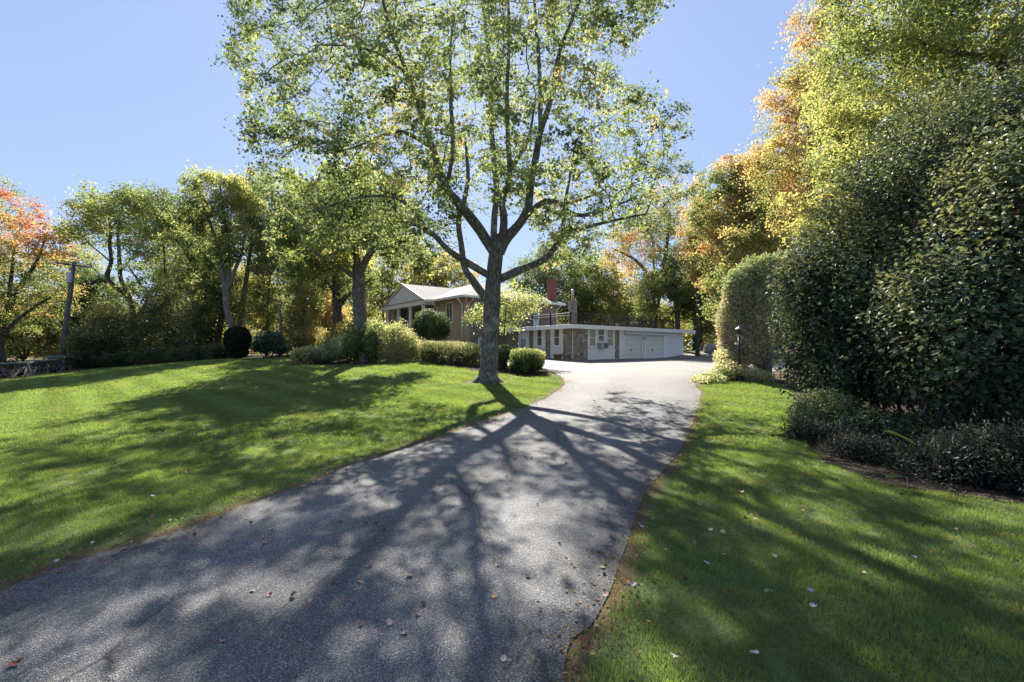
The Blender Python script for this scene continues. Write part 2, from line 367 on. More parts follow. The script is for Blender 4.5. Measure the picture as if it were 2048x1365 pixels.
# ------------------------------------------------------------------ leaves and trees
LEAF = {'kite': (np.array([[0, 0, 0], [-.36, .5, .1], [0, 1, -.12], [.36, .5, .1]], float), [np.array([[0, 2, 1], [0, 3, 2]])]),
        'oval': (np.array([[0, 0, 0], [-.27, .35, .09], [-.2, .75, .06], [0, 1, -.14], [.2, .75, .06], [.27, .35, .09], [0, .5, 0]], float),
                 [np.array([[0, 6, 2, 1], [6, 3, 2, 2], [0, 5, 4, 6], [6, 4, 3, 3]])]),
        'maple': (np.array([[0, 0, 0], [-.5, .1, .06], [-.28, .34, .0], [-.55, .62, .08], [-.16, .62, 0], [0, 1, -.12], [.16, .62, 0], [.55, .62, .08], [.28, .34, 0], [.5, .1, .06]], float),
                  [np.array([[0, 2, 1], [0, 4, 2], [2, 4, 3], [0, 6, 4], [4, 6, 5], [0, 8, 6], [6, 8, 7], [0, 9, 8]])]),
        'needle': (np.array([[-.1, 0, 0], [-.16, .55, 0], [0, 1, -.15], [.16, .5, 0]], float), [np.array([[0, 3, 1], [1, 3, 2]])])}
LEAF['oval'] = (LEAF['oval'][0], [np.array([[0, 6, 1], [1, 6, 2], [2, 6, 3], [0, 5, 6], [5, 4, 6], [4, 3, 6]])])
def unit(a): return a / np.maximum(np.linalg.norm(a, axis=-1, keepdims=True), 1e-9)
def leaves_mesh(name, pos, normal, axis, size, col, kind='kite'):
    T, FS = LEAF[kind]; n = len(pos); k = len(T)
    ax = unit(axis - normal * np.sum(axis * normal, 1, keepdims=True)); sd = np.cross(ax, normal)
    V = pos[:, None] + size[:, None, None] * (T[None, :, :1] * sd[:, None] + T[None, :, 1:2] * ax[:, None] + T[None, :, 2:] * normal[:, None])
    fs = [(np.arange(n)[:, None, None] * k + f[None]).reshape(-1, f.shape[1]) for f in FS]
    c = np.concatenate([np.repeat(col, len(f), 0) for f in FS])
    return np_mesh(name, V.reshape(-1, 3), fs, False, c)
def palette(pal, t):
    pal = np.asarray(pal, float); t = np.clip(t, 0, .9999) * (len(pal) - 1); i = t.astype(int); f = (t - i)[:, None]
    return pal[i] * (1 - f) + pal[np.minimum(i + 1, len(pal) - 1)] * f
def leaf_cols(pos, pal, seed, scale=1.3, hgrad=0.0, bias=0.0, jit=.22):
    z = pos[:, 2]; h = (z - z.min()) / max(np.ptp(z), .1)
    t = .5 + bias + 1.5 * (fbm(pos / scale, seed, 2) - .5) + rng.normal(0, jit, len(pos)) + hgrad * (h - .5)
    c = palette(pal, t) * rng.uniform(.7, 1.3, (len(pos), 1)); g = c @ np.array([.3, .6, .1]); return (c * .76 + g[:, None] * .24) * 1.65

def resample(pts, step):
    pts = np.asarray(pts, float); s = smooth_line(pts, 6); d = np.r_[0, np.cumsum(np.linalg.norm(np.diff(s[:, :3], axis=0), axis=1))]
    n = max(2, int(d[-1] / step) + 1); q = np.linspace(0, d[-1], n)
    return np.c_[[np.interp(q, d, s[:, i]) for i in range(s.shape[1])]].T
def colonize(nodes, par, A, step, kill, iters=90, wob=.25, up=.06):
    N = [np.array(p) for p in nodes]; par = list(par)
    arr = np.array(N); near = np.full(len(A), 1e9); idx = np.zeros(len(A), int)
    def upd(start):
        sub = np.array(N[start:])
        for s in range(0, len(sub), 400):
            b = sub[s:s + 400]; d = np.linalg.norm(A[:, None] - b[None], axis=2); k = d.argmin(1); m = d[np.arange(len(A)), k]
            w = m < near; near[w] = m[w]; idx[w] = k[w] + start + s
    upd(0); alive = near > kill; kids = {}
    for _ in range(iters):
        if not alive.any(): break
        ids = idx[alive]; dirs = unit(A[alive] - np.array(N)[ids])
        u, inv = np.unique(ids, return_inverse=True); D = np.zeros((len(u), 3)); np.add.at(D, inv, dirs)
        D = unit(unit(D) + rng.normal(0, wob, D.shape) + [0, 0, up]); start = len(N); added = 0
        for a, d in zip(u, D):
            kk = kids.setdefault(a, [])
            if any(float(d @ e) > .9 for e in kk) or len(kk) > 3: continue
            kk.append(d); N.append(N[a] + d * step); par.append(int(a)); added += 1
        if not added: break
        upd(start); alive &= near > kill
    return np.array(N), np.array(par)
def branch_mesh(name, N, par, rmin, tip=.006, ex=2.35, kmax=14, gnarl=.07, cut=0.0):
    n = len(N); acc = np.zeros(n); r = np.zeros(n); main = np.full(n, -1); best = np.zeros(n)
    for i in range(n - 1, -1, -1):
        r[i] = rmin[i] if rmin[i] > 0 else max(tip, acc[i] ** (1 / ex))
        p = par[i]
        if p >= 0:
            acc[p] += r[i] ** ex
            if r[i] > best[p]: best[p] = r[i]; main[p] = i
    for i in range(n):                                # thin out downwards only
        if par[i] >= 0: r[i] = min(r[i], r[par[i]] * (1.02 if rmin[i] > 0 else .85 if rmin[par[i]] > 0 else 1.0))
    V = []; Fs = []; off = 0
    for i in range(n):
        p = par[i]
        if p >= 0 and main[p] == i: continue
        if r[i] < cut: continue
        ch = [i]
        while main[ch[-1]] >= 0 and r[main[ch[-1]]] >= cut: ch.append(main[ch[-1]])
        pts = N[ch]; rr = r[ch].copy()
        if p >= 0: pts = np.vstack([N[p], pts]); rr = np.r_[min(rr[0] * 1.15, r[p]), rr]
        if len(pts) < 2: continue
        big = rr.max(); k = kmax if big > .14 else 8 if big > .05 else 5 if big > .02 else 3
        t = np.gradient(pts, axis=0); t = unit(t); mean = unit((pts[-1] - pts[0])[None])[0]
        ref = np.array([1., 0, 0]) if abs(mean[0]) < .7 else np.array([0, 1., 0])
        u = unit(np.cross(t, ref)); w = np.cross(t, u)
        a = np.arange(k) * 2 * np.pi / k; ring = u[:, None] * np.cos(a)[None, :, None] + w[:, None] * np.sin(a)[None, :, None]
        rad = np.repeat(rr[:, None], k, 1)
        if big > .05 and gnarl: rad = rad * (1 + gnarl * 2 * (noise3((pts[:, None] + ring * .25) * 3.1, 5) - .5) * 2)
        V.append((pts[:, None] + ring * rad[:, :, None]).reshape(-1, 3)); m = len(pts)
        q = np.arange(m - 1)[:, None] * k; j = np.arange(k)[None]; j2 = (np.arange(k)[None] + 1) % k
        Fs.append(np.stack([q + j, q + j2, q + k + j2, q + k + j], -1).reshape(-1, 4) + off); off += m * k
    me = np_mesh(name, np.vstack(V), np.vstack(Fs), True)
    return me, r
def crown_pts(ells, depth, n, clump=.0, seed=0, shell=.45, size=1.2):
    """ells: (px,py,rx,ry,dd,rd) ellipses of the photo at depth+dd, half depth rd (m, None = mean)"""
    vol = []; 
    for e in ells: vol.append(e[2] * e[3])
    vol = np.array(vol) / sum(vol); out = []
    for e, w in zip(ells, vol):
        d = depth + (e[4] if len(e) > 4 else 0); rx = e[2] / F * d; rz = e[3] / F * d; ry = e[5] if len(e) > 5 else (rx + rz) / 2
        c = P(e[0], e[1], d); m = int(n * w * 3) + 8
        p = unit(rng.normal(size=(m, 3))) * rng.random((m, 1)) ** shell
        lump = .6 + .85 * noise3(unit(p) * 2.6 + 9, seed)
        p = c + p * lump[:, None] * [rx, ry, rz]
        if clump: p = p[fbm(p / size, seed + 3, 2) > clump - .12 * rng.random(len(p))]
        out.append(p[:max(4, int(n * w))])
    return np.vstack(out)
def wood(ob, N, par, r, n, spread, thr): 
    c = np.where(r < thr)[0]
    k = rng.choice(c, n); return N[k] + rng.normal(0, spread, (n, 3)), k
def tree(*a, **k):
    return _tree(*a, **k)
def _tree(name, label, cat, group, px, depth, ells, pal, nleaf, lsize, trunk=None, limbs=(), tr=.16, natt=420, step=None, kill=None, spread=None,
         bark='bark_dark', leaf='leaf', kind='kite', hgrad=0.0, bias=0.0, clump=.42, seed=None, up=.7, keep=None, attr=None, cscale=1.3, tip=.006, flare=1.35, thr=None, base_d=None, csize=1.3):
    seed = int(px * 7 + depth) % 991 if seed is None else seed
    if depth > 30: nleaf = int(nleaf * 1.9); natt = int(natt * 1.35); lsize *= .92
    x, y = (px - CX) / F * depth, depth; z0 = float(gz(x, y)); base = np.array([x, y, z0])
    root = empty(name, base); tag(root, label, cat, group)
    A = crown_pts(ells, depth, natt, clump, seed, size=csize) if attr is None else attr
    step = step or max(.28, depth * .012); kill = kill or step * 1.4
    if trunk is None:
        c = A.mean(0); top = c + (0, 0, .15 * np.ptp(A[:, 2])); lo = base * .45 + top * .55
        tp = [base - (0, 0, .15), base + (top - base) * .25 + rng.normal(0, .12, 3) * [1, 1, 0], lo + rng.normal(0, .2, 3), top]
        tp = np.c_[np.array(tp), [tr * flare, tr * .95, tr * .7, tr * .25]]
    else:
        tp = np.array([np.r_[P(a, b, depth + dd), w / 2 * (depth + dd) / F] for a, b, dd, w in trunk]); tp[0, 2] = min(tp[0, 2], float(gz(tp[0, 0], tp[0, 1])) - .1)
    nodes = []; par = []; rmin = []
    def addline(L, attach):
        q = resample(L, step); s = 0; last = -1
        if attach and nodes:
            d = np.linalg.norm(np.array(nodes) - q[0, :3], axis=1); last = int(d.argmin())
        for p in q[s:]:
            nodes.append(p[:3]); par.append(last); rmin.append(p[3]); last = len(nodes) - 1
    addline(tp, False)
    for L in limbs:
        addline(np.array([np.r_[P(a, b, depth + dd), w / 2 * (depth + dd) / F] for a, b, dd, w in L]), True)
    n0 = len(nodes)
    N, pr = colonize(nodes, par, A, step, kill)
    rm = np.zeros(len(N)); rm[:n0] = rmin
    # base flare
    me, r = branch_mesh('trunk', N - base, pr, rm, tip, cut=0)
    link('trunk', me, M[bark], root)
    spread = spread or step * .75
    c = np.where(r < (thr or max(.022, tip * 3)))[0]; per = 34 if depth > 30 else 24
    cc = N[rng.choice(c, max(8, nleaf // per))] + rng.normal(0, spread * .5, (max(8, nleaf // per), 3)); k = rng.integers(0, len(cc), nleaf)
    tl = rng.normal(0, .45, (len(cc), 2)); oo = rng.normal(0, 1, (nleaf, 3)) * np.array([1, 1, .3]) * np.minimum(1.6, 1) * spread * rng.uniform(.5, 1.25, (len(cc), 1))[k]
    oo[:, 2] += (oo[:, :2] * tl[k]).sum(1); pos = cc[k] + oo; cj = rng.normal(0, .11, len(cc))[k]
    if keep is not None:
        kk_ = keep(pos); pos = pos[kk_]; cj = cj[kk_]; k = k[kk_]
    n = len(pos)
    nrm = unit(rng.normal(size=(n, 3)) * .62 + np.c_[-tl[k] * .8, np.full(n, up)]); ax = unit(rng.normal(size=(n, 3)) + [0, 0, -.35])
    sz = lsize * rng.uniform(.65, 1.3, n)
    col = leaf_cols(pos, pal, seed, cscale * max(1, depth / 20), hgrad, bias + cj, .1) * 1.25
    link('crown', leaves_mesh('crown', pos - base, nrm, ax, sz, col, kind), M[leaf], root)
    return root
def shrub(name, label, cat, group, px, depth, ells, pal, n, lsize, kind='kite', leaf='leaf', stems=10, sr=.02, shell=.3, up=.35, out=.8, hgrad=.3, bias=0., bark='bark_dark',
          clump=.0, csize=.5, power=2.0, cscale=.7, jitter=0.02, extra=None, lumpy=.5):
    seed = int(px * 3 + depth * 11) % 997
    x, y = (px - CX) / F * depth, depth; base = np.array([x, y, float(gz(x, y))])
    root = empty(name, base); tag(root, label, cat, group)
    vol = np.array([e[2] * e[3] for e in ells], float); vol /= vol.sum(); PS = []; NS = []; CS = []
    for q, (e, w) in enumerate(zip(ells, vol)):
        d = depth + (e[4] if len(e) > 4 else 0); rx = e[2] / F * d; rz = e[3] / F * d; ry = e[5] if len(e) > 5 else (rx + rz) / 2
        c = P(e[0], e[1], d); m = int(n * w * 1.5)
        u = unit(rng.normal(size=(m, 3)))
        if power != 2: u = u / (np.sum(np.abs(u) ** power, 1, keepdims=True) ** (1 / power))
        lump = .86 + lumpy * (fbm(u * 3.2 + 5, seed + q, 3) - .4)
        rad = rng.random((m, 1)) ** shell * lump[:, None]
        p = c + u * rad * [rx, ry, rz]; nn = unit(u / [rx, ry, rz])
        ok = p[:, 2] > gz(p[:, 0], p[:, 1]) + .02
        if clump: ok &= fbm(p / csize, seed + 4, 2) > clump - .15 * rng.random(m)
        p = p[ok][:int(n * w)]; PS.append(p); NS.append(nn[ok][:int(n * w)]); CS.append((c, rx, ry, rz))
    pos = np.vstack(PS) + rng.normal(0, jitter, (sum(map(len, PS)), 3)); nn = np.vstack(NS); m = len(pos)
    nrm = unit(nn * out + rng.normal(size=(m, 3)) * .6 + [0, 0, up]); ax = unit(rng.normal(size=(m, 3)) * .8 + nn * .6 + [0, 0, -.15])
    if kind == 'needle': ax = unit(nn * 1.0 + rng.normal(size=(m, 3)) * .55 + [0, 0, .2]); nrm = unit(rng.normal(size=(m, 3)))
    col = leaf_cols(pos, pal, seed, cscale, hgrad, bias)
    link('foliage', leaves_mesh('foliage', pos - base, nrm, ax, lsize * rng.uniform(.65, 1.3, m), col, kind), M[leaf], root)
    mb = MB()
    for i in range(stems):
        c, rx, ry, rz = CS[i % len(CS)]
        g0 = np.array([c[0] + rng.uniform(-.35, .35) * rx, c[1] + rng.uniform(-.35, .35) * ry, 0]); g0[2] = float(gz(g0[0], g0[1])) - .05
        if extra == 'single': g0 = base + rng.normal(0, .05, 3) * [1, 1, 0] - (0, 0, .05)
        t = c + unit(rng.normal(size=(1, 3)))[0] * rng.uniform(.3, .8) * np.array([rx, ry, rz]); t[2] = max(t[2], g0[2] + .2)
        md = g0 * .5 + t * .5 + rng.normal(0, .06, 3)
        mb = MB(); mb.tube([g0 - base, md - base, t - base], [sr, sr * .7, sr * .3], 5); mb.build('stem', M[bark], root, smooth=True)
    return root

# ------------------------------------------------------------------ camera, light
cam = bpy.data.cameras.new('camera'); co = bpy.data.objects.new('camera', cam); COL.objects.link(co)
co.location = (0, 0, EYE); co.rotation_euler = (R(90), 0, 0); cam.lens = 16; cam.sensor_width = 36; cam.sensor_fit = 'HORIZONTAL'
cam.shift_y = (HY - 682.5) / 2048; cam.clip_start = .05; cam.clip_end = 2000; SC.camera = co
SD = Vector(((890 - CX) / F, 1, (HY + 10) / F)).normalized(); ELEV = math.asin(SD.z); AZ = math.atan2(SD.x, SD.y)
w = bpy.data.worlds.new('World'); SC.world = w; w.use_nodes = True; nt = w.node_tree
sky = nt.nodes.new('ShaderNodeTexSky'); sky.sky_type = 'NISHITA'; sky.sun_disc = False; sky.sun_elevation = ELEV; sky.sun_rotation = AZ
sky.air_density = 1.0; sky.dust_density = .3; sky.ozone_density = 2.5; sky.altitude = 100
bg = nt.nodes['Background']; gm = nt.nodes.new('ShaderNodeGamma'); gm.inputs[1].default_value = .36; nt.links.new(sky.outputs[0], gm.inputs[0])
mxw = nt.nodes.new('ShaderNodeMix'); mxw.data_type = 'RGBA'; mxw.blend_type = 'MULTIPLY'; mxw.inputs[0].default_value = 1; nt.links.new(gm.outputs[0], mxw.inputs[6]); mxw.inputs[7].default_value = (.74, .875, 1.19, 1)
nt.links.new(mxw.outputs[2], bg.inputs[0]); bg.inputs[1].default_value = .0545
sun = bpy.data.lights.new('sun', 'SUN'); so = bpy.data.objects.new('sun', sun); COL.objects.link(so)
sun.energy = 2.1; sun.angle = R(.55); sun.color = (1, .94, .84)
so.rotation_euler = (-SD).to_track_quat('-Z', 'Y').to_euler(); so.location = (0, 0, 40)
SC.view_settings.view_transform = 'Standard'; SC.view_settings.look = 'None'; SC.view_settings.exposure = 3.02; SC.view_settings.gamma = 1
SC.render.engine = 'CYCLES'; cy = SC.cycles
cy.max_bounces = 8; cy.diffuse_bounces = 4; cy.transmission_bounces = 4; cy.glossy_bounces = 2; cy.transparent_max_bounces = 4
cy.caustics_reflective = False; cy.caustics_refractive = False; cy.sample_clamp_indirect = 4
cy.use_denoising = True
try: cy.denoiser = 'OPENIMAGEDENOISE'
except Exception: pass

# ------------------------------------------------------------------ ground, drive, beds
DL = smooth_line([(-3.4, .2), (-2.9, 1.6)] + GL([(-30, 1203), (200, 1108), (430, 1035), (700, 935), (900, 866), (1010, 829), (1090, 797), (1127, 774), (1128, 760), (1112, 748), (1092, 738)]), 5)
DR = smooth_line([(.25, .2)] + GL([(1128, 1350), (1192, 1235), (1250, 1105), (1291, 985), (1360, 900), (1396, 815), (1402, 783), (1392, 770), (1420, 757), (1470, 748), (1540, 744)]), 5)
def wob(L, s, sd):
    L = np.asarray(L).copy(); n = noise3(np.c_[L * 2.3, np.zeros(len(L))], sd) - .5; m = noise3(np.c_[L * 7.0, np.zeros(len(L))], sd + 1) - .5
    t = np.gradient(L, axis=0); nv = unit(np.c_[-t[:, 1], t[:, 0]]); return L + nv * (n * s + m * s * .35)[:, None]
DL = wob(DL, .13, 3); DR = wob(DR, .03, 8)
U = np.array([.78, .625]); Vv = np.array([-.625, .78]); C0 = np.array([-4.0, 38.8])
def HW(x, y): return tuple(C0 + U * x + Vv * y)             # house plan -> world
COURT = list(map(tuple, DR)) + [tuple(G(1600, 738)), tuple(G(1640, 726)), HW(26, -10.2), HW(18.85, -9.0), HW(3.7, -9.0), HW(3.7, -1), HW(1.2, -1.0), HW(-.4, -3)] + [tuple(G(840, 712)), tuple(G(880, 718)), tuple(G(960, 727)), tuple(G(1040, 734))]
DRIVE = COURT + list(map(tuple, DL[::-1]))
BED_R = GL([(1555, 765), (1590, 790), (1578, 830), (1600, 878), (1650, 925), (1760, 968), (1900, 990), (2048, 1012)]) + [(8, 4.1), (14, 4.5), (15, 17), tuple(G(1600, 757))]
BED_HEDGE = GL([(838, 722), (870, 728), (940, 742), (1010, 750), (1060, 756), (1098, 748), (1092, 738), (1040, 734), (960, 727), (880, 718), (842, 716)])
BED_TREE = GL([(585, 726), (640, 730), (720, 730), (790, 727), (850, 722), (842, 715), (700, 713), (610, 716)])
LAWN = [(-30, 6), (-9, .4), (-3.4, .2)] + list(map(tuple, DL)) + GL([(1098, 748), (1060, 756), (1010, 750), (940, 742), (870, 728), (838, 722), (850, 722), (790, 727), (720, 730), (640, 730), (585, 726), (590, 716), (470, 719), (300, 730), (140, 743), (0, 759), (-200, 790)]) + [(-38, 24)]
LAWN_R = list(map(tuple, DR[:-14])) + GL([(1412, 768), (1480, 764), (1555, 766), (1590, 790), (1578, 830), (1600, 878), (1650, 925), (1760, 968), (1900, 990), (2048, 1012)]) + [(8, 4.1), (9, 2), (5, -.5), (.25, .2)]
gx = np.unique(np.r_[np.arange(-130, -40, 5), np.arange(-40, -12, .8), np.arange(-12, 12, .2), np.arange(12, 30, .8), np.arange(30, 131, 5)].round(3))
gy = np.unique(np.r_[np.arange(-16, -2, 2), np.arange(-2, 20, .2), np.arange(20, 50, .6), np.arange(50, 125, 5), [140, 200, 400, 700]].round(3))
gx = np.r_[[-700, -350], gx, [350, 700]]
X, Y = np.meshgrid(gx, gy); Z = gz(X, Y)
ind = inside(X, Y, DRIVE)
edge = np.minimum(edge_dist(X, Y, DL), edge_dist(X, Y, DR))
nearl = np.where(ind, -edge, edge)
Z = np.where(ind, Z - .03 * np.clip(edge / .25, .3, 1), Z)
Zb = Z + .015 * (fbm(np.stack([X * 1.7, Y * 1.7, X * 0], -1), 4, 2) - .5) * (~ind)
ny, nx = X.shape; q = np.arange(ny * nx).reshape(ny, nx)
me = np_mesh('ground', np.stack([X, Y, Zb], -1).reshape(-1, 3), np.stack([q[:-1, :-1], q[:-1, 1:], q[1:, 1:], q[1:, :-1]], -1).reshape(-1, 4), True)
lawnm = (inside(X, Y, LAWN) | inside(X, Y, LAWN_R) | (np.hypot(X, Y) < 3.5)).astype(float)
verge = ((X < -30) & (Y > 36) & (Y < 52)) | ((X > 14) & (X < 30) & (Y > 40) & (Y < 47))
lawnm = np.maximum(lawnm, verge * .9); a = me.attributes.new('edge', 'FLOAT', 'POINT'); a.data.foreach_set('value', np.maximum(np.clip(1 - edge / .24, 0, 1), np.clip(1.35 - np.hypot(X + .89, Y - 16.45) / .95, 0, 1)).ravel().astype(np.float32)); a = me.attributes.new('lawn', 'FLOAT', 'POINT'); a.data.foreach_set('value', lawnm.ravel().astype(np.float32))
tag(link('ground', me, M['ground']), 'mown lawn ground running back to the leafy woodland floor', None, None, 'structure')
def sheet(name, poly, cell, lift, mat, attrs=None, label=None, jag=None):
    """a sheet over the ground inside poly: grid cells clipped to the outline"""
    import bmesh
    poly = np.asarray(poly)
    bm = bmesh.new(); vs = [bm.verts.new((a, b, 0)) for a, b in poly]; f = bm.faces.new(vs)
    bmesh.ops.triangulate(bm, faces=[f])
    x0, y0 = poly.min(0); x1, y1 = poly.max(0)
    cx = []; v = x0
    while v < x1: cx.append(v); v += max(cell, .0)
    for v in cx[1:]: bmesh.ops.bisect_plane(bm, geom=bm.verts[:] + bm.edges[:] + bm.faces[:], plane_co=(v, 0, 0), plane_no=(1, 0, 0), dist=1e-5)
    v = y0 + cell
    while v < y1:
        bmesh.ops.bisect_plane(bm, geom=bm.verts[:] + bm.edges[:] + bm.faces[:], plane_co=(0, v, 0), plane_no=(0, 1, 0), dist=1e-5); v += cell * (1 if v < 20 else 2)
    me = bpy.data.meshes.new(name); bm.to_mesh(me); bm.free()
    c = np.zeros(len(me.vertices) * 3); me.vertices.foreach_get('co', c); c = c.reshape(-1, 3)
    c[:, 2] = gz(c[:, 0], c[:, 1]) + lift; me.vertices.foreach_set('co', c.ravel())
    for k, fn in (attrs or {}).items():
        a = me.attributes.new(k, 'FLOAT', 'POINT'); a.data.foreach_set('value', fn(c[:, 0], c[:, 1]).astype(np.float32))
    me.polygons.foreach_set('use_smooth', [True] * len(me.polygons)); me.update()
    return tag(link(name, me, mat), label, None, None, 'structure')
def lanef(x, y):
    a = edge_dist(x, y, DL); b = edge_dist(x, y, DR); u = a / (a + b + 1e-6)
    return np.clip(np.maximum(np.exp(-((u - .27) / .11) ** 2), np.exp(-((u - .7) / .11) ** 2)) * .75 + .25 - .5 * np.clip(1 - np.minimum(a, b) / .5, 0, 1), 0, 1)
def dustf(x, y):
    return np.clip(1 - np.abs(((np.c_[x, y] - C0) @ Vv) + 12.2) / 2.2, 0, 1) * np.clip((((np.c_[x, y] - C0) @ U) - 8) / 5, 0, 1) * .7
sheet('driveway', DRIVE, .55, .004, M['asphalt'], {'pale': lambda x, y: np.clip((y - 12) / 10, 0, 1), 'dust': dustf, 'lane': lanef}, 'cracked grey asphalt driveway curving up to the garage')  # pale: far drive lightened in its colour, standing in for sunlight there
sheet('mulch_bed', BED_R, .6, .012, M['mulch'], None, 'dark leaf littered mulch under the big right hand shrubs')
sheet('mulch_bed', BED_HEDGE, .6, .012, M['mulch'], None, 'dark mulch strip under the clipped hedge by the drive')
sheet('mulch_bed', BED_TREE, .6, .012, M['mulch'], None, 'planting bed soil round the tree left of the house')
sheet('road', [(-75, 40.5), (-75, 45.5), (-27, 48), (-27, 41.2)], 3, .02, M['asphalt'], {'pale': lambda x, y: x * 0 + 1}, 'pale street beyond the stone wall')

# grass blades
def tuft(name, n, rad, h, wd, mat, seed):
    r = np.random.default_rng(seed); V = []; f = []
    for i in range(n):
        a = r.random() * 6.283; d = rad * math.sqrt(r.random()); x, y = d * math.cos(a), d * math.sin(a)
        b = r.random() * 6.283; hh = h * r.uniform(.55, 1.15); ln = hh * r.uniform(.15, .8); e = r.random() * 6.283
        s = np.array([math.cos(b), math.sin(b), 0]) * wd * r.uniform(.6, 1.2) / 2; t = np.array([math.cos(e), math.sin(e), 0]) * ln
        p = np.array([x, y, -.012]); m = p + t * .35 + [0, 0, hh * .62]; k = len(V)
        V += [p - s, p + s, m + s * .8, m - s * .8, p + t + [0, 0, hh]]; f.append((k, k + 1, k + 2, k + 3)); f.append((k + 3, k + 2, k + 4, k + 4))
    quads = np.array(f[0::2]); tris = np.array(f[1::2])[:, :3]
    me = np_mesh(name, np.array(V), [quads, tris], True); me.materials.append(mat); return me
def scatter(name, label, pts, scl, src_me):
    so_ = bpy.data.objects.new(name + '_source', src_me); COL.objects.link(so_); so_.hide_render = True; so_.hide_viewport = False; so_['kind'] = 'helper'; so_.location = (0, -30, -3)
    me = bpy.data.meshes.new(name); me.vertices.add(len(pts)); me.vertices.foreach_set('co', np.asarray(pts, np.float32).ravel())
    a = me.attributes.new('scl', 'FLOAT', 'POINT'); a.data.foreach_set('value', np.asarray(scl, np.float32))
    o = link(name, me, src_me.materials[0]); tag(o, label, None, None, 'stuff')
    ng = bpy.data.node_groups.new(name, 'GeometryNodeTree')
    ng.interface.new_socket('Geometry', in_out='INPUT', socket_type='NodeSocketGeometry'); ng.interface.new_socket('Geometry', in_out='OUTPUT', socket_type='NodeSocketGeometry')
    i = ng.nodes.new('NodeGroupInput'); u = ng.nodes.new('NodeGroupOutput'); ip = ng.nodes.new('GeometryNodeInstanceOnPoints'); mp = ng.nodes.new('GeometryNodeMeshToPoints')
    oi = ng.nodes.new('GeometryNodeObjectInfo'); oi.inputs['Object'].default_value = so_; oi.transform_space = 'ORIGINAL'
    rv = ng.nodes.new('FunctionNodeRandomValue'); rv.data_type = 'FLOAT_VECTOR'; rv.inputs[0].default_value = (-.12, -.12, 0); rv.inputs[1].default_value = (.12, .12, 6.283)
    at = ng.nodes.new('GeometryNodeInputNamedAttribute'); at.data_type = 'FLOAT'; at.inputs[0].default_value = 'scl'
    ng.links.new(i.outputs[0], mp.inputs[0]); ng.links.new(mp.outputs[0], ip.inputs['Points']); ng.links.new(oi.outputs['Geometry'], ip.inputs['Instance'])
    ng.links.new(rv.outputs[0], ip.inputs['Rotation']); ng.links.new(at.outputs['Attribute'], ip.inputs['Scale']); ng.links.new(ip.outputs[0], u.inputs[0])
    o.modifiers.new('grass', 'NODES').node_group = ng; return o
def lawn_pts(polys, y0, y1, dens, fov=1.3):
    out = []
    for poly in polys:
        p = np.array(poly); x0, ya = p.min(0); x1, yb = p.max(0); ya = max(ya, y0); yb = min(yb, y1)
        if yb <= ya: continue
        x0 = max(x0, -fov * yb - 1.5); x1 = min(x1, fov * yb + 1.5)
        n = int((x1 - x0) * (yb - ya) * dens); x = rng.uniform(x0, x1, n); y = rng.uniform(ya, yb, n)
        k = (np.abs(x) < fov * y + 1.5) & inside(x, y, poly); out.append(np.c_[x[k], y[k]])
    return np.vstack(out)
LP = [LAWN, LAWN_R]
def put(p): return np.c_[p, gz(p[:, 0], p[:, 1])]
def clean(p, m=.0):
    e = np.minimum(edge_dist(p[:, 0], p[:, 1], DL), edge_dist(p[:, 0], p[:, 1], DR))
    worn = np.clip(fbm(np.c_[p * 1.3, p[:, :1] * 0], 21, 3) * 2.6 - .65, 0, 2)
    return p[(e > m + np.where(edge_dist(p[:, 0], p[:, 1], DR) < e + 1e-6, .2, .42) * worn * rng.random(len(p)) ** .7) & (np.hypot(p[:, 0] + .89, p[:, 1] - 16.45) > .5 + .35 * rng.random(len(p))) & ~inside(p[:, 0], p[:, 1], DRIVE)]
p = clean(lawn_pts(LP, .5, 7.5, 190), .06); hs = .7 + .7 * fbm(np.c_[p * 1.3, p[:, :1] * 0], 31, 3)
scatter('lawn_grass', 'short green lawn blades on both sides of the drive', put(p), hs, tuft('grass_tuft', 46, .085, .05, .0042, M['grass'], 1))
p = clean(lawn_pts(LP, 7.5, 16, 70), .05); hs = .8 + .6 * fbm(np.c_[p * 1.3, p[:, :1] * 0], 31, 3)
scatter('lawn_grass', 'mown green lawn grass around the maple', put(p), hs, tuft('grass_tuft', 40, .13, .055, .008, M['grass'], 2))
p = clean(lawn_pts(LP, 16, 46, 24), .05); hs = .8 + .5 * fbm(np.c_[p * .8, p[:, :1] * 0], 31, 3)
scatter('lawn_grass', 'mown green lawn grass far back towards the stone wall', put(p), hs, tuft('grass_tuft', 36, .24, .06, .016, M['grass'], 3))
pe = []
for L in (DL, DR[:-16]):
    for a, b in zip(L[:-1], L[1:]):
        if a[1] > 17: continue
        n = int(np.hypot(*(b - a)) * 70); t = rng.random(n)[:, None]; pp = a + (b - a) * t; pe.append(pp + rng.normal(0, .13 if L is DL else .07, pp.shape))
pe = np.vstack(pe); pe = pe[fbm(np.c_[pe * 1.1, pe[:, :1] * 0], 77, 2) > .46]
scatter('dead_grass', 'dry brown thatch along both edges of the drive', put(pe), rng.uniform(.5, 1.1, len(pe)), tuft('thatch_tuft', 26, .09, .03, .004, M['deadgrass'], 5))

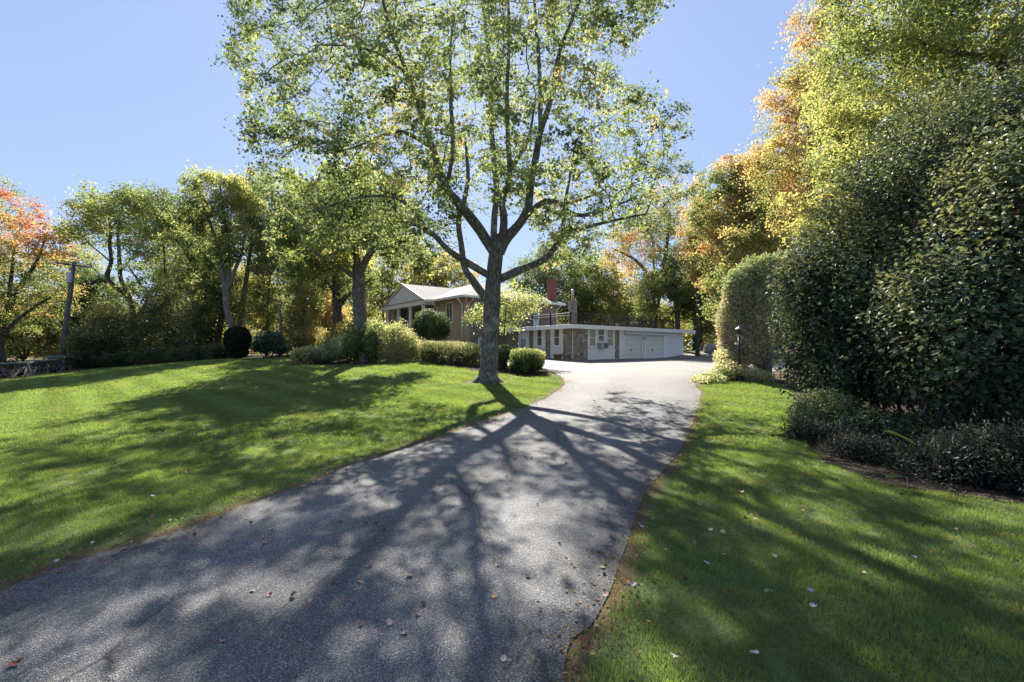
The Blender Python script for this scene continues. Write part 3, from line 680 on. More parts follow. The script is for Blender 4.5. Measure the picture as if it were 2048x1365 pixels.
# ------------------------------------------------------------------ house (local plan: x along the rear stone wall, y along the tan front)
HZ = .75                                             # local z = 0
house = empty('house', (C0[0], C0[1], HZ), math.atan2(.625, .78))
tag(house, 'raised tan brick house with a columned porch and a low stone garage wing', 'house')
EV = 6.15 - HZ; LX, LY = 10.9, 16.5
PA = 5.2; PB = 13.65; PP = -1.0                     # porch span on the front and its projection
for a_, b_ in ((0, PA - .1), (PB - .2, LY)): m = MB(); m.box(0, .3, a_, b_, -.6, EV - .02); m.build('wall', M['tan_brick'], house)['label'] = 'tan brick front wall'
for bb_ in ((.9, 1.2, PA - .1, PB - .2), (.301, .899, PA - .1, PA + .1), (.301, .899, PB - .4, PB - .2)): m = MB(); m.box(*bb_, -.6, EV - .02); m.build('porch_wall', M['mauve_brick'], house)
m = MB(); m.box(.3, LX, .001, .3, -.6, EV - .02); m.build('wall', M['mauve_brick'], house)['label'] = 'mottled brick side wall'
for bb_ in ((LX - .3, LX, .3, LY), (.3, LX - .301, LY - .3, LY - .001)): m = MB(); m.box(*bb_, -.6, EV - .02); m.build('wall', M['mauve_brick'], house)
def slab(pts, t=.12):
    p = [Vector(a) for a in pts]; return p, Vector((0, 0, t))
# main hip roof with an overhang, one mesh
o = .55; rz = 8.3 - HZ; hx = LX / 2; zb = EV - .04
a = [(-o, -o, zb), (LX + o, -o, zb), (LX + o, LY + o, zb), (-o, LY + o, zb), (hx, hx, rz), (hx, LY - hx, rz)]
m = MB()
m.add([Vector(p) + Vector((0, 0, .14)) for p in a[:4]] + [Vector(p) + Vector((0, 0, .14)) for p in a[4:]], [(0, 1, 4), (1, 2, 5, 4), (2, 3, 5), (3, 0, 4, 5), (3, 2, 1, 0)])
# porch roof runs back into the main roof
pz = 8.05 - HZ; pm = (PA + PB) / 2; x0 = PP - .45; e = .4
m.add([(x0, PA - e, zb + .14), (x0, pm, pz + .14), (x0, PB + e, zb + .14), (5.4, pm, pz + .14), (1.0, PA - e, zb + .14 + .1), (1.0, PB + e, zb + .14 + .1)],
      [(0, 4, 3, 1), (1, 3, 5, 2), (0, 2, 5, 4), (4, 5, 3)])
roof = m.build('roof', M['shingle'], house)
# fascia and gutters
g = .02
for bb_ in ((-o - .1, -o - g, -o - .1, PA - e - .02, .12), (-o - .1, -o - g, PB + e + .02, LY + o + .1, .12), (-o - g + .01, LX + o + .1, -o - .1, -o - g, .12), (LX + o + g, LX + o + .1, -o, LY + o, .12),
            (x0 + .02, -o - .12, PA - e - .1, PA - e - g, .13), (x0 + .02, -o - .12, PB + e + g, PB + e + .1, .13)):
    m = MB(); m.box(*bb_[:4], zb - .08, zb + bb_[4]); m.build('gutter', M['white'], house, .01)
for bb_ in ((-o, -.001, -o, PA - e - .03), (.0, LX + o, -o, -.001), (-o, -.001, PB + e, LY + o)):
    m = MB(); m.box(*bb_, zb - .03, zb - .001); m.build('soffit', M['white_soft'], house)
# pediment: clapboard triangle, raking trim, entablature
xf = PP - .28
m = MB(); m.prism([(xf, PA + .05, zb + .16), (xf, PB - .05, zb + .16), (xf, pm, pz - .14)], (.12, 0, 0)); m.build('pediment', M['gable_siding'], house)
m = MB()
for (ya, yb) in ((PA - e, pm - .001), (PB + e, pm + .001)):
    m = MB(); m.prism([(xf - .1, ya, zb + .0), (xf - .1, ya, zb + .17), (xf - .1, yb, pz + .16), (xf - .1, yb, pz - .08)], (.08, 0, 0)); m.build('rake_board', M['white'], house)
m = MB(); m.box(xf - .06, xf + .3, PA - .2, PB + .2, zb - .32, zb + .14); m.box(xf + .3, -.01, PA - .2, PA + .1, zb - .32, zb + .1); m.box(xf + .3, -.01, PB - .1, PB + .2, zb - .32, zb + .1); m.build('entablature', M['white'], house, .01)
m = MB(); m.box(xf + .3, .9, PA + .1, PB - .1, zb - .1, zb - .05); m.build('porch_ceiling', M['white_soft'], house)
m = MB(); m.box(PP - .7, .89, PA - .2, PB + .2, -.6, 2.55); m.build('porch_floor', M['concrete'], house)
for yy in (PA + .25, PA + 2.9, PA + 5.55, PB - .25):
    m = MB(); m.lathe([(.24, 2.55), (.24, 2.65), (.2, 2.7), (.19, 3.6), (.165, zb - .5), (.19, zb - .46), (.22, zb - .42), (.22, zb - .33)], 20, (PP - .08, yy, 0)); m.build('column', M['column_white'], house, smooth=True)
def win(axis, a, b, z0, z1, at, out, glass, parent, fw=.07, mull=(), rail=(), name='window', depth=.06, sill=True, framemat='white'):
    """window on plane x=at (axis 'y') or y=at (axis 'x'); out = -1/+1 outward sign"""
    f = MB()
    def bx(mb, p0, p1, q0, q1, d0, d1):
        lo, hi = sorted((at + out * d0, at + out * d1))
        if axis == 'x': mb.box(p0, p1, lo, hi, q0, q1)
        else: mb.box(lo, hi, p0, p1, q0, q1)
    bx(f, a - fw, a, z0 - fw, z1 + fw, 0, depth); bx(f, b, b + fw, z0 - fw, z1 + fw, 0, depth)
    bx(f, a, b, z1, z1 + fw, 0, depth); bx(f, a, b, z0 - fw, z0, 0, depth)
    for r in rail: bx(f, a, b, r - .025, r + .025, .004, depth - .012)
    for v in mull: bx(f, v - .02, v + .02, z0, z1, .003, depth - .016)
    if sill: bx(f, a - fw - .04, b + fw + .04, z0 - fw - .05, z0 - fw - .002, 0, depth + .07)
    o_ = f.build(name, M[framemat], parent, .006)
    g_ = MB(); bx(g_, a + .001, b - .001, z0 + .001, z1 - .001, .002, .02); g_.build('pane', M[glass], o_)
    return o_
# front windows (tan wall), porch windows and door
win('y', 3.0 - .95, 3.0, 3.35, 5.0, 0, -1, 'glass', house, .09, mull=(2.52,))
win('y', PB - 1.9, PB - .8, 2.9, 4.9, .9, -1, 'glass', house, .09, mull=(PB - 1.35,))
win('y', PA + 1.2, PA + 2.2, 3.2, 4.9, .9, -1, 'glass', house, .09, mull=(PA + 1.7,))
win('y', PB + .9, PB + 1.7, 3.1, 4.8, 0, -1, 'glass', house, .08)
m = MB(); m.box(.84, .9, pm - .9, pm + .1, 2.56, 4.7); dr = m.build('front_door', M['white_soft'], house, .01); m = MB(); m.lathe([(.035, 0), (.035, .05)], 10, (.8, pm - .78, 3.6)); m.build('handle', M['grey_metal'], dr)
win('y', .9, 1.7, .35, 1.5, 0, -1, 'glass', house, .07)
# side wall: ground floor white windows, balcony door, upper windows
win('x', 1.45, 2.5, -.15, 1.75, 0, -1, 'glass_mint', house, .12, mull=(1.8, 2.15), rail=(.4, .9, 1.4))
win('x', 3.0, 3.35, -.1, 1.75, 0, -1, 'glass', house, .09)
win('x', 1.0, 2.0, 3.4, 4.9, 0, -1, 'glass', house, .08, mull=(1.5,), rail=(4.15,))
win('x', 4.3, 5.3, 3.4, 4.9, 0, -1, 'glass', house, .08, mull=(4.8,), rail=(4.15,))
bd = win('x', 7.6, 8.3, 3.75, 4.75, -.02, -1, 'glass', house, .12, mull=(7.83, 8.07), rail=(4.1, 4.42), name='balcony_door', sill=False)
m = MB(); m.box(7.48, 8.42, -.06, -.001, 2.6, 3.62); m.build('door_panel', M['white'], bd, .01)
# chimneys and pipe
m = MB(); m.box(10.4, 11.1, .3, .95, EV - .2, 8.7 - HZ); m.box(10.34, 11.16, .24, 1.01, 8.42 - HZ, 8.58 - HZ); m.build('chimney', M['red_brick'], roof)
m = MB(); m.box(12.2, 12.85, -.9, -.3, 2.6, 5.66); m.box(12.14, 12.91, -.96, -.24, 5.66, 5.8); gc = m.build('chimney', M['mauve_brick'], house); gc['label'] = 'grey chimney with a metal flue'
m = MB(); m.lathe([(.13, 5.8), (.13, 6.75), (.19, 6.78), (.19, 6.92), (.05, 6.98)], 14, (12.52, -.6, 0)); m.build('flue_pipe', M['galv'], gc, smooth=True)
# downspouts
def pipe(pts, r, name='downspout', mat='white'): m = MB(); m.tube(pts, r, 8); return m.build(name, M[mat], house, smooth=True)
pipe([(-.55, .28, zb - .02), (-.55, .28, zb - .18), (-.08, .35, zb - .6), (-.08, .35, -.5)], .055)
pipe([(.5, -.6, zb - .02), (.5, -.6, zb - .15), (.35, -.08, zb - .5), (.35, -.08, -.5)], .055)
pipe([(-.57, PA - .6, zb - .04), (-.55, PA - .6, zb - .3), (-.07, PA - .6, zb - .7), (-.07, PA - .6, 2.5)], .045)
pipe([(LX - .1, -.6, zb - .02), (LX - .1, -.6, zb - .2), (LX - .1, -.08, zb - .55), (LX - .1, -.08, 2.6)], .055)
# garage wing
WX, WY = 3.65, -9.07; WL = 15.2; WT = 3.26 - HZ; X1 = WX + WL
def tpx(px):                                          # local x on the wing's long front where the photo column px meets it
    k = (px - CX) / F; a = C0 + Vv * WY; return (k * a[1] - a[0]) / (U[0] - k * U[1])
def spx(px):                                          # local y on the wing's short side
    k = (px - CX) / F; a = C0 + U * WX; return (k * a[1] - a[0]) / (Vv[0] - k * Vv[1])
def zpx(py, x, y): d = (C0 + U * x + Vv * y)[1]; return EYE + (HY - py) / F * d - HZ
def front(name, a, b, mat, d=0.0, z0=-.5, z1=None, label=None):
    m = MB(); m.box(a, b, WY - d, WY + .2, z0, WT - .02 if z1 is None else z1); o_ = m.build(name, M[mat], house)
    if label: o_['label'] = label
    return o_
def side(name, a, b, mat, d=0.0, z0=-.5, z1=None):
    m = MB(); m.box(WX - d, WX + .2, a, b, z0, WT - .02 if z1 is None else z1); return m.build(name, M[mat], house)
t = {k: tpx(k) for k in (1175, 1229, 1238, 1248, 1283, 1291, 1326, 1333)}
front('stone_wall', WX - .001, t[1175], 'fieldstone'); front('stone_wall', t[1229], t[1238], 'fieldstone')
front('wall_panel', t[1175], t[1229], 'white', .03, -.02); front('concrete_base', t[1175], t[1229], 'concrete', .01, -.5, -.021)
front('pier', t[1238], t[1248], 'white', .05); front('pier', t[1283], t[1291], 'white', .04); front('pier', t[1326], t[1333], 'white', .05)
front('plank_wall', t[1333], X1, 'plank_siding', .0)
ph = zpx(605 / 1170 * 240 + 540, t[1248], WY)
for a, b in ((t[1248], t[1283]), (t[1291], t[1326])):
    d = front('garage_door', a, b, 'door_panel', -.06, .0, 2.12)
    m = MB(); c = (a + b) / 2 - .25; m.box(c - .03, c + .03, WY + .0, WY + .059, .72, .92); m.build('handle', M['dark'], d)
front('garage_lintel', t[1248], t[1326], 'white_soft', -.02, 2.121)
m = MB(); m.box(t[1248] - .1, t[1326] + .2, WY - .32, WY - .051, 2.12, WT - .1); m.build('door_canopy', M['white_soft'], house, .01)
m = MB(); c = (t[1283] + t[1291]) / 2; m.tube([(c, WY - .1, 2.1), (c, WY - .1, .45)], .06, 8); m.tube([(c, WY - .1, .451), (c, WY - .1, .12), (c, WY - .25, .02)], .07, 8); m.build('downspout', M['white'], house)
m = MB(); m.box(c - .12, c + .12, WY - .2, WY - .041, 1.75, 1.9); m.build('wall_lamp', M['grey_metal'], house)
# three windows in the long front, air conditioner in the middle one
zt, zl = zpx(659.5, t[1175], WY), zpx(692, t[1175], WY)
for a, b, gm, r in ((1178, 1189, 'glass_green', 676), (1195.5, 1206, 'glass', None), (1213, 1224, 'glass_green', 676)):
    xa, xb = tpx(a), tpx(b)
    if r: win('x', xa, xb, zl, zt, WY - .03, -1, gm, house, .09, rail=((zl + zt) / 2,))
    else:
        o_ = win('x', xa, xb, zl + .35, zt, WY - .03, -1, gm, house, .09, rail=(zt - .42, zt - .8))
        m = MB(); m.box(xa - .08, xb + .1, WY - .45, WY - .1, zl - .2, zl + .24); ac = m.build('air_conditioner', M['grey_metal'], house, .015)
        m = MB(); m.box(xa + (xb - xa) * .42, xa + (xb - xa) * .5, WY - .47, WY - .452, zl - .19, zl + .23)
        for k in range(6): m.box(xa + .5 * (xb - xa) + .03, xb + .07, WY - .466, WY - .451, zl - .14 + k * .06, zl - .115 + k * .06)
        m.build('grille', M['dark'], ac)
# short side: stone, white panels with windows, door
s = {k: spx(k) for k in (1126, 1101, 1091, 1067, 1058, 1037)}
side('stone_wall', WY + .2, s[1126], 'fieldstone'); side('stone_wall', s[1101], s[1091], 'fieldstone'); side('stone_wall', s[1067], s[1058], 'fieldstone'); side('stone_wall', s[1037], -.001, 'fieldstone')
side('wall_panel', s[1126], s[1101], 'white', .03); side('wall_panel', s[1091], s[1067], 'white', .03)
for a, b in ((1119.5, 1110), (1084.5, 1076)):
    ya, yb = spx(a), spx(b); zz, z2 = zpx(691, WX, ya), zpx(659, WX, ya)
    win('y', ya, yb, zz, z2, WX - .03, -1, 'glass_tan', house, .1, rail=((zz + z2) / 2,))
side('door_frame', s[1058], s[1037], 'white', .02)
dd = win('y', spx(1052.5), spx(1042.5), .55, 1.75, WX - .02, -1, 'glass_mint', house, .14, mull=((spx(1052.5) + spx(1042.5)) / 2,), rail=(.8,), name='side_door', sill=False)
m = MB(); m.box(WX - .055, WX - .021, spx(1052.5) - .13, spx(1042.5) + .13, -.4, .36); m.build('door_panel', M['white_soft'], dd)
m = MB(); m.box(WX - .9, WX - .001, WY - .9, -.5, -.5, -.02); m.box(WX - .001, t[1229], WY - .9, WY - .04, -.5, -.02); m.build('concrete_walk', M['concrete'], house)
# flat roof with deep white fascia
ov = .6
m = MB(); m.box(WX - ov, X1 + 1.3, WY - ov, -.62, WT, WT + .16); m.box(WX - ov + .62, X1, -.62, -.005, WT, WT + .16); fr = m.build('flat_roof', M['concrete'], house)
m = MB(); m.box(WX - ov - .03, X1 + 1.3, WY - ov - .04, WY - ov - .001, WT - .1, WT + .2); m.box(WX - ov - .04, WX - ov - .001, WY - ov + .001, -.1, WT - .1, WT + .2); m.build('fascia', M['white'], house, .008)
m = MB(); m.box(WX - ov, X1 + 1.3, WY - ov, WY - .051, WT - .03, WT - .002); m.build('soffit', M['white_soft'], house); m = MB(); m.box(WX - ov, WX - .05, WY - .05, -.02, WT - .03, WT - .002); m.build('soffit', M['white_soft'], house)
pipe([(WX - .05, WY - .06, WT - .03), (WX - .05, WY - .06, -.5)], .022, 'wire_conduit', 'white')
# iron railing round the roof terrace
rail = empty('railing', (0, 0, 0), 0, house); zr = WT + .16; hr = .95
def rail_run(p0, p1, npost, inst):
    p0 = np.array(p0); p1 = np.array(p1); L = np.linalg.norm(p1 - p0); b = MB()
    for hz in (.1, hr - .18, hr): b.tube([(*p0, zr + hz), (*p1, zr + hz)], .016, 4)
    k = int(L / .13)
    for i in range(1, k): q = p0 + (p1 - p0) * i / k; b.tube([(*q, zr + .1), (*q, zr + hr)], .01, 4)
    b.build('baluster_panel', M['black_metal'], rail)
    for i in range(inst, npost):
        q = p0 + (p1 - p0) * i / (npost - 1); m = MB(); m.box(q[0] - .045, q[0] + .045, q[1] - .045, q[1] + .045, zr, zr + hr + .06); m.lathe([(.045, 0), (.045, .03), (.01, .07)], 8, (q[0], q[1], zr + hr + .06)); m.build('post', M['black_metal'], rail)
rail_run((WX - .1, WY + .1), (X1 - 1.5, WY + .1), 9, 0); rail_run((WX - .1, WY + .1), (WX - .1, -.3), 5, 1); rail_run((X1 - 1.5, WY + .1), (X1 - 1.5, -1.2), 4, 1); rail_run((13.2, -.9), (X1 - 1.5, -1.2), 4, 0)

# ------------------------------------------------------------------ things in the grounds
def ground_at(px, d): x = (px - CX) / F * d; return np.array([x, d, float(gz(x, d))])
b = np.array([*HW(WX - .75, spx(1128) - .1), 0]); b[2] = HZ - .02
m = MB(); m.lathe([(.22, 0), (.24, .04), (.31, .42), (.36, .43), (.37, .53), (.34, .55), (.3, .54), (.29, .46), (.05, .45)], 24, (0, 0, 0))
pot = m.build('flower_pot', M['terracotta'], None, smooth=True); pot.location = b; tag(pot, 'terracotta pot standing at the stone corner of the garage', 'pot')
# lamp post by the drive
b = ground_at(1479, 16.2); lp = empty('lamp_post', b); tag(lp, 'black lamp post beside the drive with small lantern head', 'lamp post')
m = MB(); m.tube([(0, 0, .25), (-.02, 0, 1.6)], [.042, .036], 12); m.build('post', M['black_metal'], lp, smooth=True)
m = MB(); m.lathe([(.13, 0), (.12, .2), (.06, .26), (.05, .3)], 12); m.build('base', M['dark'], lp)
m = MB(); m.lathe([(.05, 1.58), (.08, 1.62), (.08, 1.64)], 10, (-.02, 0, 0)); m.build('lantern_base', M['grey_metal'], lp); m = MB(); m.lathe([(.09, 1.84), (.12, 1.85), (.02, 1.93), (.01, 1.96)], 10, (-.02, 0, 0)); m.build('lantern_cap', M['grey_metal'], lp)
m = MB(); m.lathe([(.06, 1.641), (.085, 1.839)], 8, (-.02, 0, 0)); m.build('lantern_glass', M['glass'], lp)
m = MB(); m.box(-.16, -.05, -.03, .03, 1.3, 1.36); m.build('address_plate', M['white'], lp)
# stone wall, its pillar, utility pole
wl = smooth_line([ground_at(-190, 24), ground_at(0, 29.2), ground_at(60, 32.2), ground_at(112, 35.3)], 10)
m = MB(); N_ = len(wl)
def rows(lo, hi, wdt, jag=0.0, seed=2):
    V = []; dirs = unit(np.gradient(wl[:, :2], axis=0)); nv = np.c_[-dirs[:, 1], dirs[:, 0]]
    for i in range(N_):
        j = jag * (noise3(np.array([[i * .9, 3, seed]]), seed)[0] - .5)
        for sd, hh in ((-1, lo), (1, lo), (1, hi + j), (-1, hi + j)): V.append((*(wl[i, :2] + nv[i] * sd * wdt), wl[i, 2] + hh))
    Fc = []
    for i in range(N_ - 1):
        for k in range(4): Fc.append((i * 4 + k, i * 4 + (k + 1) % 4, (i + 1) * 4 + (k + 1) % 4, (i + 1) * 4 + k))
    Fc += [(3, 2, 1, 0), tuple(range((N_ - 1) * 4, N_ * 4))]; return V, Fc
sw = empty('stone_wall', wl[N_ // 2]); tag(sw, 'low grey dry stone wall with mossy capping along the street', 'wall')
off = Vector(wl[N_ // 2])
def wmesh(lo, hi, wdt, jag, name, mat, seed=2):
    V, Fc = rows(lo, hi, wdt, jag, seed); m = MB(); m.add([Vector(v) - off for v in V], Fc); return m.build(name, M[mat], sw)
wmesh(-.3, .86, .24, .05, 'stonework', 'drystone'); wmesh(.865, .97, .31, .07, 'cap', 'capstone', 2)
b = ground_at(122, 36); pl = empty('gate_pillar', b, .35); tag(pl, 'square stone pillar with slab top ending the low stone wall', 'pillar')
m = MB(); m.box(-.55, .45, -.5, .5, -.3, 1.02); m.build('stonework', M['drystone'], pl)
m = MB(); m.box(-.75, .6, -.65, .65, 1.021, 1.15); m.box(-.65, .52, -.58, .58, 1.151, 1.25); m.build('cap', M['capstone'], pl, .03)
# small tilted board leaning on the wall
sb = empty('notice_board', ground_at(57, 31.2), -.45); sb.location.z += .35; sb.rotation_euler[1] = -.25; tag(sb, 'small pale board tilted against the stone wall', 'sign')
m = MB(); m.box(-.19, .19, -.02, .02, .0, .42); m.build('board', M['blue_sign'], sb, .01); m = MB(); m.box(-.03, .17, -.03, -.021, .17, .21); m.box(.1, .185, -.03, -.021, .0, .13); m.build('stripe', M['dark'], sb)
# utility pole
D = 39.0; b = P(120, 712, D); b[2] = float(gz(b[0], b[1])) - .2; t_ = P(149, 524, D)
up = empty('utility_pole', b); tag(up, 'leaning grey wooden utility pole with a crossarm behind the stone pillar', 'utility pole')
tv = t_ - b; m = MB(); m.tube([(0, 0, 0), tv * .5, tv], [.24, .2, .15], 12); m.build('pole', M['wood_pole'], up, smooth=True)
ax = P(182, 535.5, D - .6) - P(113, 526, D + .6); c = P(147, 530.5, D - .2) - b; au = ax / np.linalg.norm(ax)
m = MB(); m.tube([c - ax * .5, c + ax * .5], .07, 4); m.build('crossarm', M['wood_pole'], up)
for k in (-.46, -.2, .2, .46):
    q = c + ax * k; m = MB(); m.lathe([(.025, .05), (.03, .12), (.06, .14), (.05, .2), (.02, .24)], 8, tuple(q)); m.build('insulator', M['grey_metal'], up)
q = P(138.5, 556, D - .35) - b; m = MB(); m.lathe([(.17, -.42), (.19, -.38), (.19, .36), (.15, .42), (.05, .46)], 14, tuple(q)); m.build('transformer', M['transformer'], up, smooth=True)
q = P(133, 561, D) - b; m = MB(); m.tube([q - au * .9, q + au * .3], .03, 5); m.build('lower_arm', M['grey_metal'], up)
def wire(lbl, a, bb, sag, r=.018):
    a = np.array(a); bb = np.array(bb); tt = np.linspace(0, 1, 20); pts = [a + (bb - a) * k - np.array([0, 0, sag * 4 * k * (1 - k)]) for k in tt]
    m = MB(); m.tube([p - a for p in pts], r, 5); o_ = m.build('power_line', M['wire'], None, smooth=True); o_.location = a; tag(o_, lbl, 'power line', 'wires on the utility pole')
for i, (k, lbl) in enumerate(((-.46, 'topmost wire running from the crossarm out past the red maple'), (-.2, 'second wire from the crossarm towards the red maple'))):
    q = b + c + ax * k + [0, 0, .24]; wire(lbl, q, P(-120, 430 + i * 26, 30), .5)
wire('thick service cable slung low from the middle of the pole', P(137, 578, D), P(-120, 560, 29), .5, .025)
wire('low telephone cable crossing in front of the yellow trees', P(134, 602, D), P(-120, 592, 29), .4, .025)
wire('thin wire dropping from the right crossarm end to the woods', b + c + ax * .46 + [0, 0, .24], P(285, 622, 47), .2)
def boulder(px_, d_, r, lbl, mat='concrete', sq=(1, .8, .7)):
    import bmesh
    bm = bmesh.new(); bmesh.ops.create_icosphere(bm, subdivisions=3, radius=1)
    for v in bm.verts: v.co *= .7 + .6 * float(noise3(np.array([[v.co.x * 1.6 + px_, v.co.y * 1.6, v.co.z * 1.6]]), 3)[0]); v.co = Vector((v.co.x * sq[0], v.co.y * sq[1], v.co.z * sq[2])) * r
    me = bpy.data.meshes.new('boulder'); bm.to_mesh(me); bm.free(); o_ = link('boulder', me, M[mat]); o_.location = ground_at(px_, d_) + [0, 0, r * .35]; tag(o_, lbl, 'boulder', 'boulders at the edge of the wood')
boulder(1424, 44.5, .8, 'pale rounded boulder at the edge of the wood'); boulder(1436, 44, .6, 'dark boulder beside the tall clipped evergreen', 'capstone')

# ------------------------------------------------------------------ plants
GREEN = [(.03, .05, .014), (.055, .083, .022), (.098, .128, .034), (.16, .175, .05)]
MAPLE = [(.032, .052, .018), (.05, .078, .024), (.074, .105, .032), (.105, .135, .04), (.13, .17, .04), (.17, .17, .045), (.22, .12, .05)]
YGREEN = [(.05, .074, .02), (.09, .115, .03), (.15, .155, .042), (.2, .175, .05)]
YELLOW = [(.08, .1, .026), (.135, .14, .038), (.21, .175, .048), (.24, .15, .05)]
ORANGE = [(.045, .07, .02), (.075, .1, .028), (.125, .13, .037), (.2, .148, .046), (.245, .135, .055), (.22, .085, .045)]
REDS = [(.06, .085, .02), (.11, .12, .03), (.17, .13, .035), (.22, .115, .035), (.23, .08, .03), (.2, .05, .026)]
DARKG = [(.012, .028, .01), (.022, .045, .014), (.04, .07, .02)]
GREYG = [(.04, .065, .035), (.07, .1, .05), (.11, .14, .07)]
# the big maple
D0 = 16.5
def main_attractors(n):
    poly = [(448, 60), (470, -60), (540, -200), (700, -330), (900, -400), (1100, -360), (1260, -200), (1330, -30), (1330, 15), (1275, 90), (1225, 130), (1290, 180), (1372, 205), (1384, 262), (1352, 330), (1398, 362),
            (1310, 470), (1230, 480), (1150, 540), (1110, 560), (1060, 470), (900, 450), (860, 520), (800, 540), (740, 505), (690, 500), (600, 490), (535, 410), (505, 340), (475, 265), (490, 200), (450, 140)]
    q = rng.uniform((440, -420), (1410, 570), (n * 8, 2)); q = q[inside(q[:, 0], q[:, 1], poly)]
    half = 6.3 * np.sqrt(np.clip(1 - ((q[:, 0] - 930) / 520) ** 2, .05, 1)) * np.where(q[:, 1] > 380, .75, 1)
    dd = rng.uniform(-1, 1, len(q)) * half
    p = np.stack([P(a, b, D0 + d) for (a, b), d in zip(q, dd)])
    cl = fbm(p / 1.5, 41, 2); hole = (q[:, 0] > 1075) & (q[:, 0] < 1215) & (q[:, 1] > 90) & (q[:, 1] < 260)
    hole2 = (q[:, 0] > 930) & (q[:, 1] > 395) & (q[:, 0] < 1110)
    k = cl > .45 - .04 * (q[:, 0] < 760) + .15 * hole + .14 * hole2 - .1 * rng.random(len(p)); k &= (q[:, 1] > -25) | (rng.random(len(p)) < .4); return p[k][:n]  # unseen crown above the frame thinned so more sun reaches the drive
trunk = [(975, 764, 0, 60), (976, 756, 0, 48), (977, 744, 0, 42), (979, 700, 0, 40), (983, 640, 0, 36), (986, 590, 0, 35), (988, 545, 0, 35), (992, 505, 0, 31), (996, 470, 0, 26)]
limbs = [
    [(990, 510, 0, 22), (962, 463, -.1, 22), (921, 410, -.5, 19), (893, 377, -.9, 17), (864, 295, -1.3, 14), (843, 230, -1.7, 12), (819, 156, -2.1, 10), (794, 98, -2.5, 8), (770, 20, -2.8, 6), (745, -120, -3, 4)],
    [(985, 556, 0, 15), (954, 537, -.4, 15), (901, 504, -1.1, 13), (864, 467, -1.9, 11), (835, 451, -2.4, 8), (780, 440, -3, 5)],
    [(980, 604, 0, 18), (962, 585, .3, 18), (942, 556, .6, 16), (930, 539, .8, 14), (923, 492, 1.2, 13), (917, 443, 1.6, 12), (930, 394, 2, 10), (936, 349, 2.4, 8), (930, 270, 2.8, 5)],
    [(990, 500, 0, 18), (987, 484, .2, 16), (989, 435, .6, 14), (993, 385, 1, 13), (989, 328, 1.4, 12), (983, 262, 1.8, 11), (981, 197, 2.1, 10), (979, 123, 2.5, 8), (971, 49, 2.8, 7), (950, -100, 3.2, 5)],
    [(998, 500, 0, 20), (1005, 470, -.2, 19), (1008, 435, -.4, 17), (1003, 398, -.6, 15), (1016, 375, -.7, 13), (1020, 340, -.8, 12), (1016, 287, -.9, 10), (1014, 185, -1.2, 8), (1018, 82, -1.5, 7), (1014, -90, -1.9, 4)],
    [(1019, 345, -.8, 10), (1032, 320, -1, 9), (1048, 299, -1.3, 8), (1061, 262, -1.6, 6), (1070, 200, -2, 4)],
    [(1000, 505, 0, 22), (1012, 478, -.1, 22), (1040, 447, -.4, 20), (1057, 414, -.7, 18), (1061, 369, -1, 16), (1073, 307, -1.2, 15), (1081, 262, -1.4, 14), (1098, 213, -1.6, 12), (1110, 156, -1.8, 11), (1118, 107, -2, 9), (1135, 62, -2.2, 8), (1159, 0, -2.5, 6), (1180, -90, -2.8, 4)],
    [(1081, 262, -1.4, 10), (1080, 180, -1, 9), (1077, 103, -.6, 8), (1071, 41, -.2, 7), (1066, -80, .4, 4)],
    [(1048, 437, -.5, 14), (1086, 404, -.4, 13), (1122, 408, -.2, 12), (1143, 428, .1, 10), (1176, 430, .4, 9), (1213, 418, .8, 7), (1262, 400, 1.2, 4)],
    [(1122, 408, -.2, 8), (1155, 402, -.6, 6), (1200, 385, -1, 4)],
    [(994, 562, 0, 19), (1018, 550, 0, 19), (1049, 537, -.3, 17), (1086, 521, -.7, 15), (1110, 496, -1.1, 13), (1129, 467, -1.5, 11), (1172, 455, -1.9, 8), (1229, 441, -2.4, 6), (1292, 428, -3, 4)],
    [(1127, 470, -1.5, 9), (1127, 427, -1.3, 8), (1133, 390, -1.2, 7), (1143, 335, -1, 5), (1152, 280, -.8, 4)],
    [(864, 296, -1.3, 9), (830, 275, -1.6, 8), (794, 262, -2, 7), (741, 283, -2.6, 5), (680, 305, -3.2, 3)],
    [(893, 377, -.9, 10), (905, 300, -.5, 9), (901, 190, 0, 8), (900, 110, .3, 6), (908, 30, .6, 4)],
    [(843, 232, -1.7, 10), (848, 205, -1.7, 11), (843, 186, -1.7, 11)],
    [(819, 156, -2.1, 8), (780, 120, -2.6, 6), (720, 95, -3.2, 4), (640, 90, -3.8, 3)],
    [(860, 465, -1.9, 8), (800, 400, -2.2, 6), (720, 395, -2.8, 5), (640, 420, -3.4, 3)]]
limbs += [[(974, 742, 0, 22), (962, 757, -.1, 15), (946, 768, -.25, 9), (930, 776, -.4, 4)], [(978, 742, 0, 20), (990, 757, -.1, 14), (1006, 767, -.2, 8), (1020, 774, -.3, 4)], [(976, 744, 0, 20), (974, 760, -.3, 15), (970, 773, -.55, 9), (966, 783, -.8, 4)], [(978, 744, 0, 18), (984, 760, -.25, 12), (992, 774, -.5, 6), (998, 781, -.7, 3)]]
trunk = [(a, b, c, w * .9) for a, b, c, w in trunk]; limbs = [[(a, b, c, w * .93) for a, b, c, w in L] for L in limbs]
A = main_attractors(3600)
def keepfun(p):
    px = CX + p[:, 0] / p[:, 1] * F; py = HY - (p[:, 2] - EYE) / p[:, 1] * F
    k = (py < 545) | (px > 1060); k &= ~((px > 935) & (px < 1050) & (py > 430)); k &= (py > -25) | (rng.random(len(p)) < .3); return k  # leaves above the frame dropped to let sun dapples onto the foreground
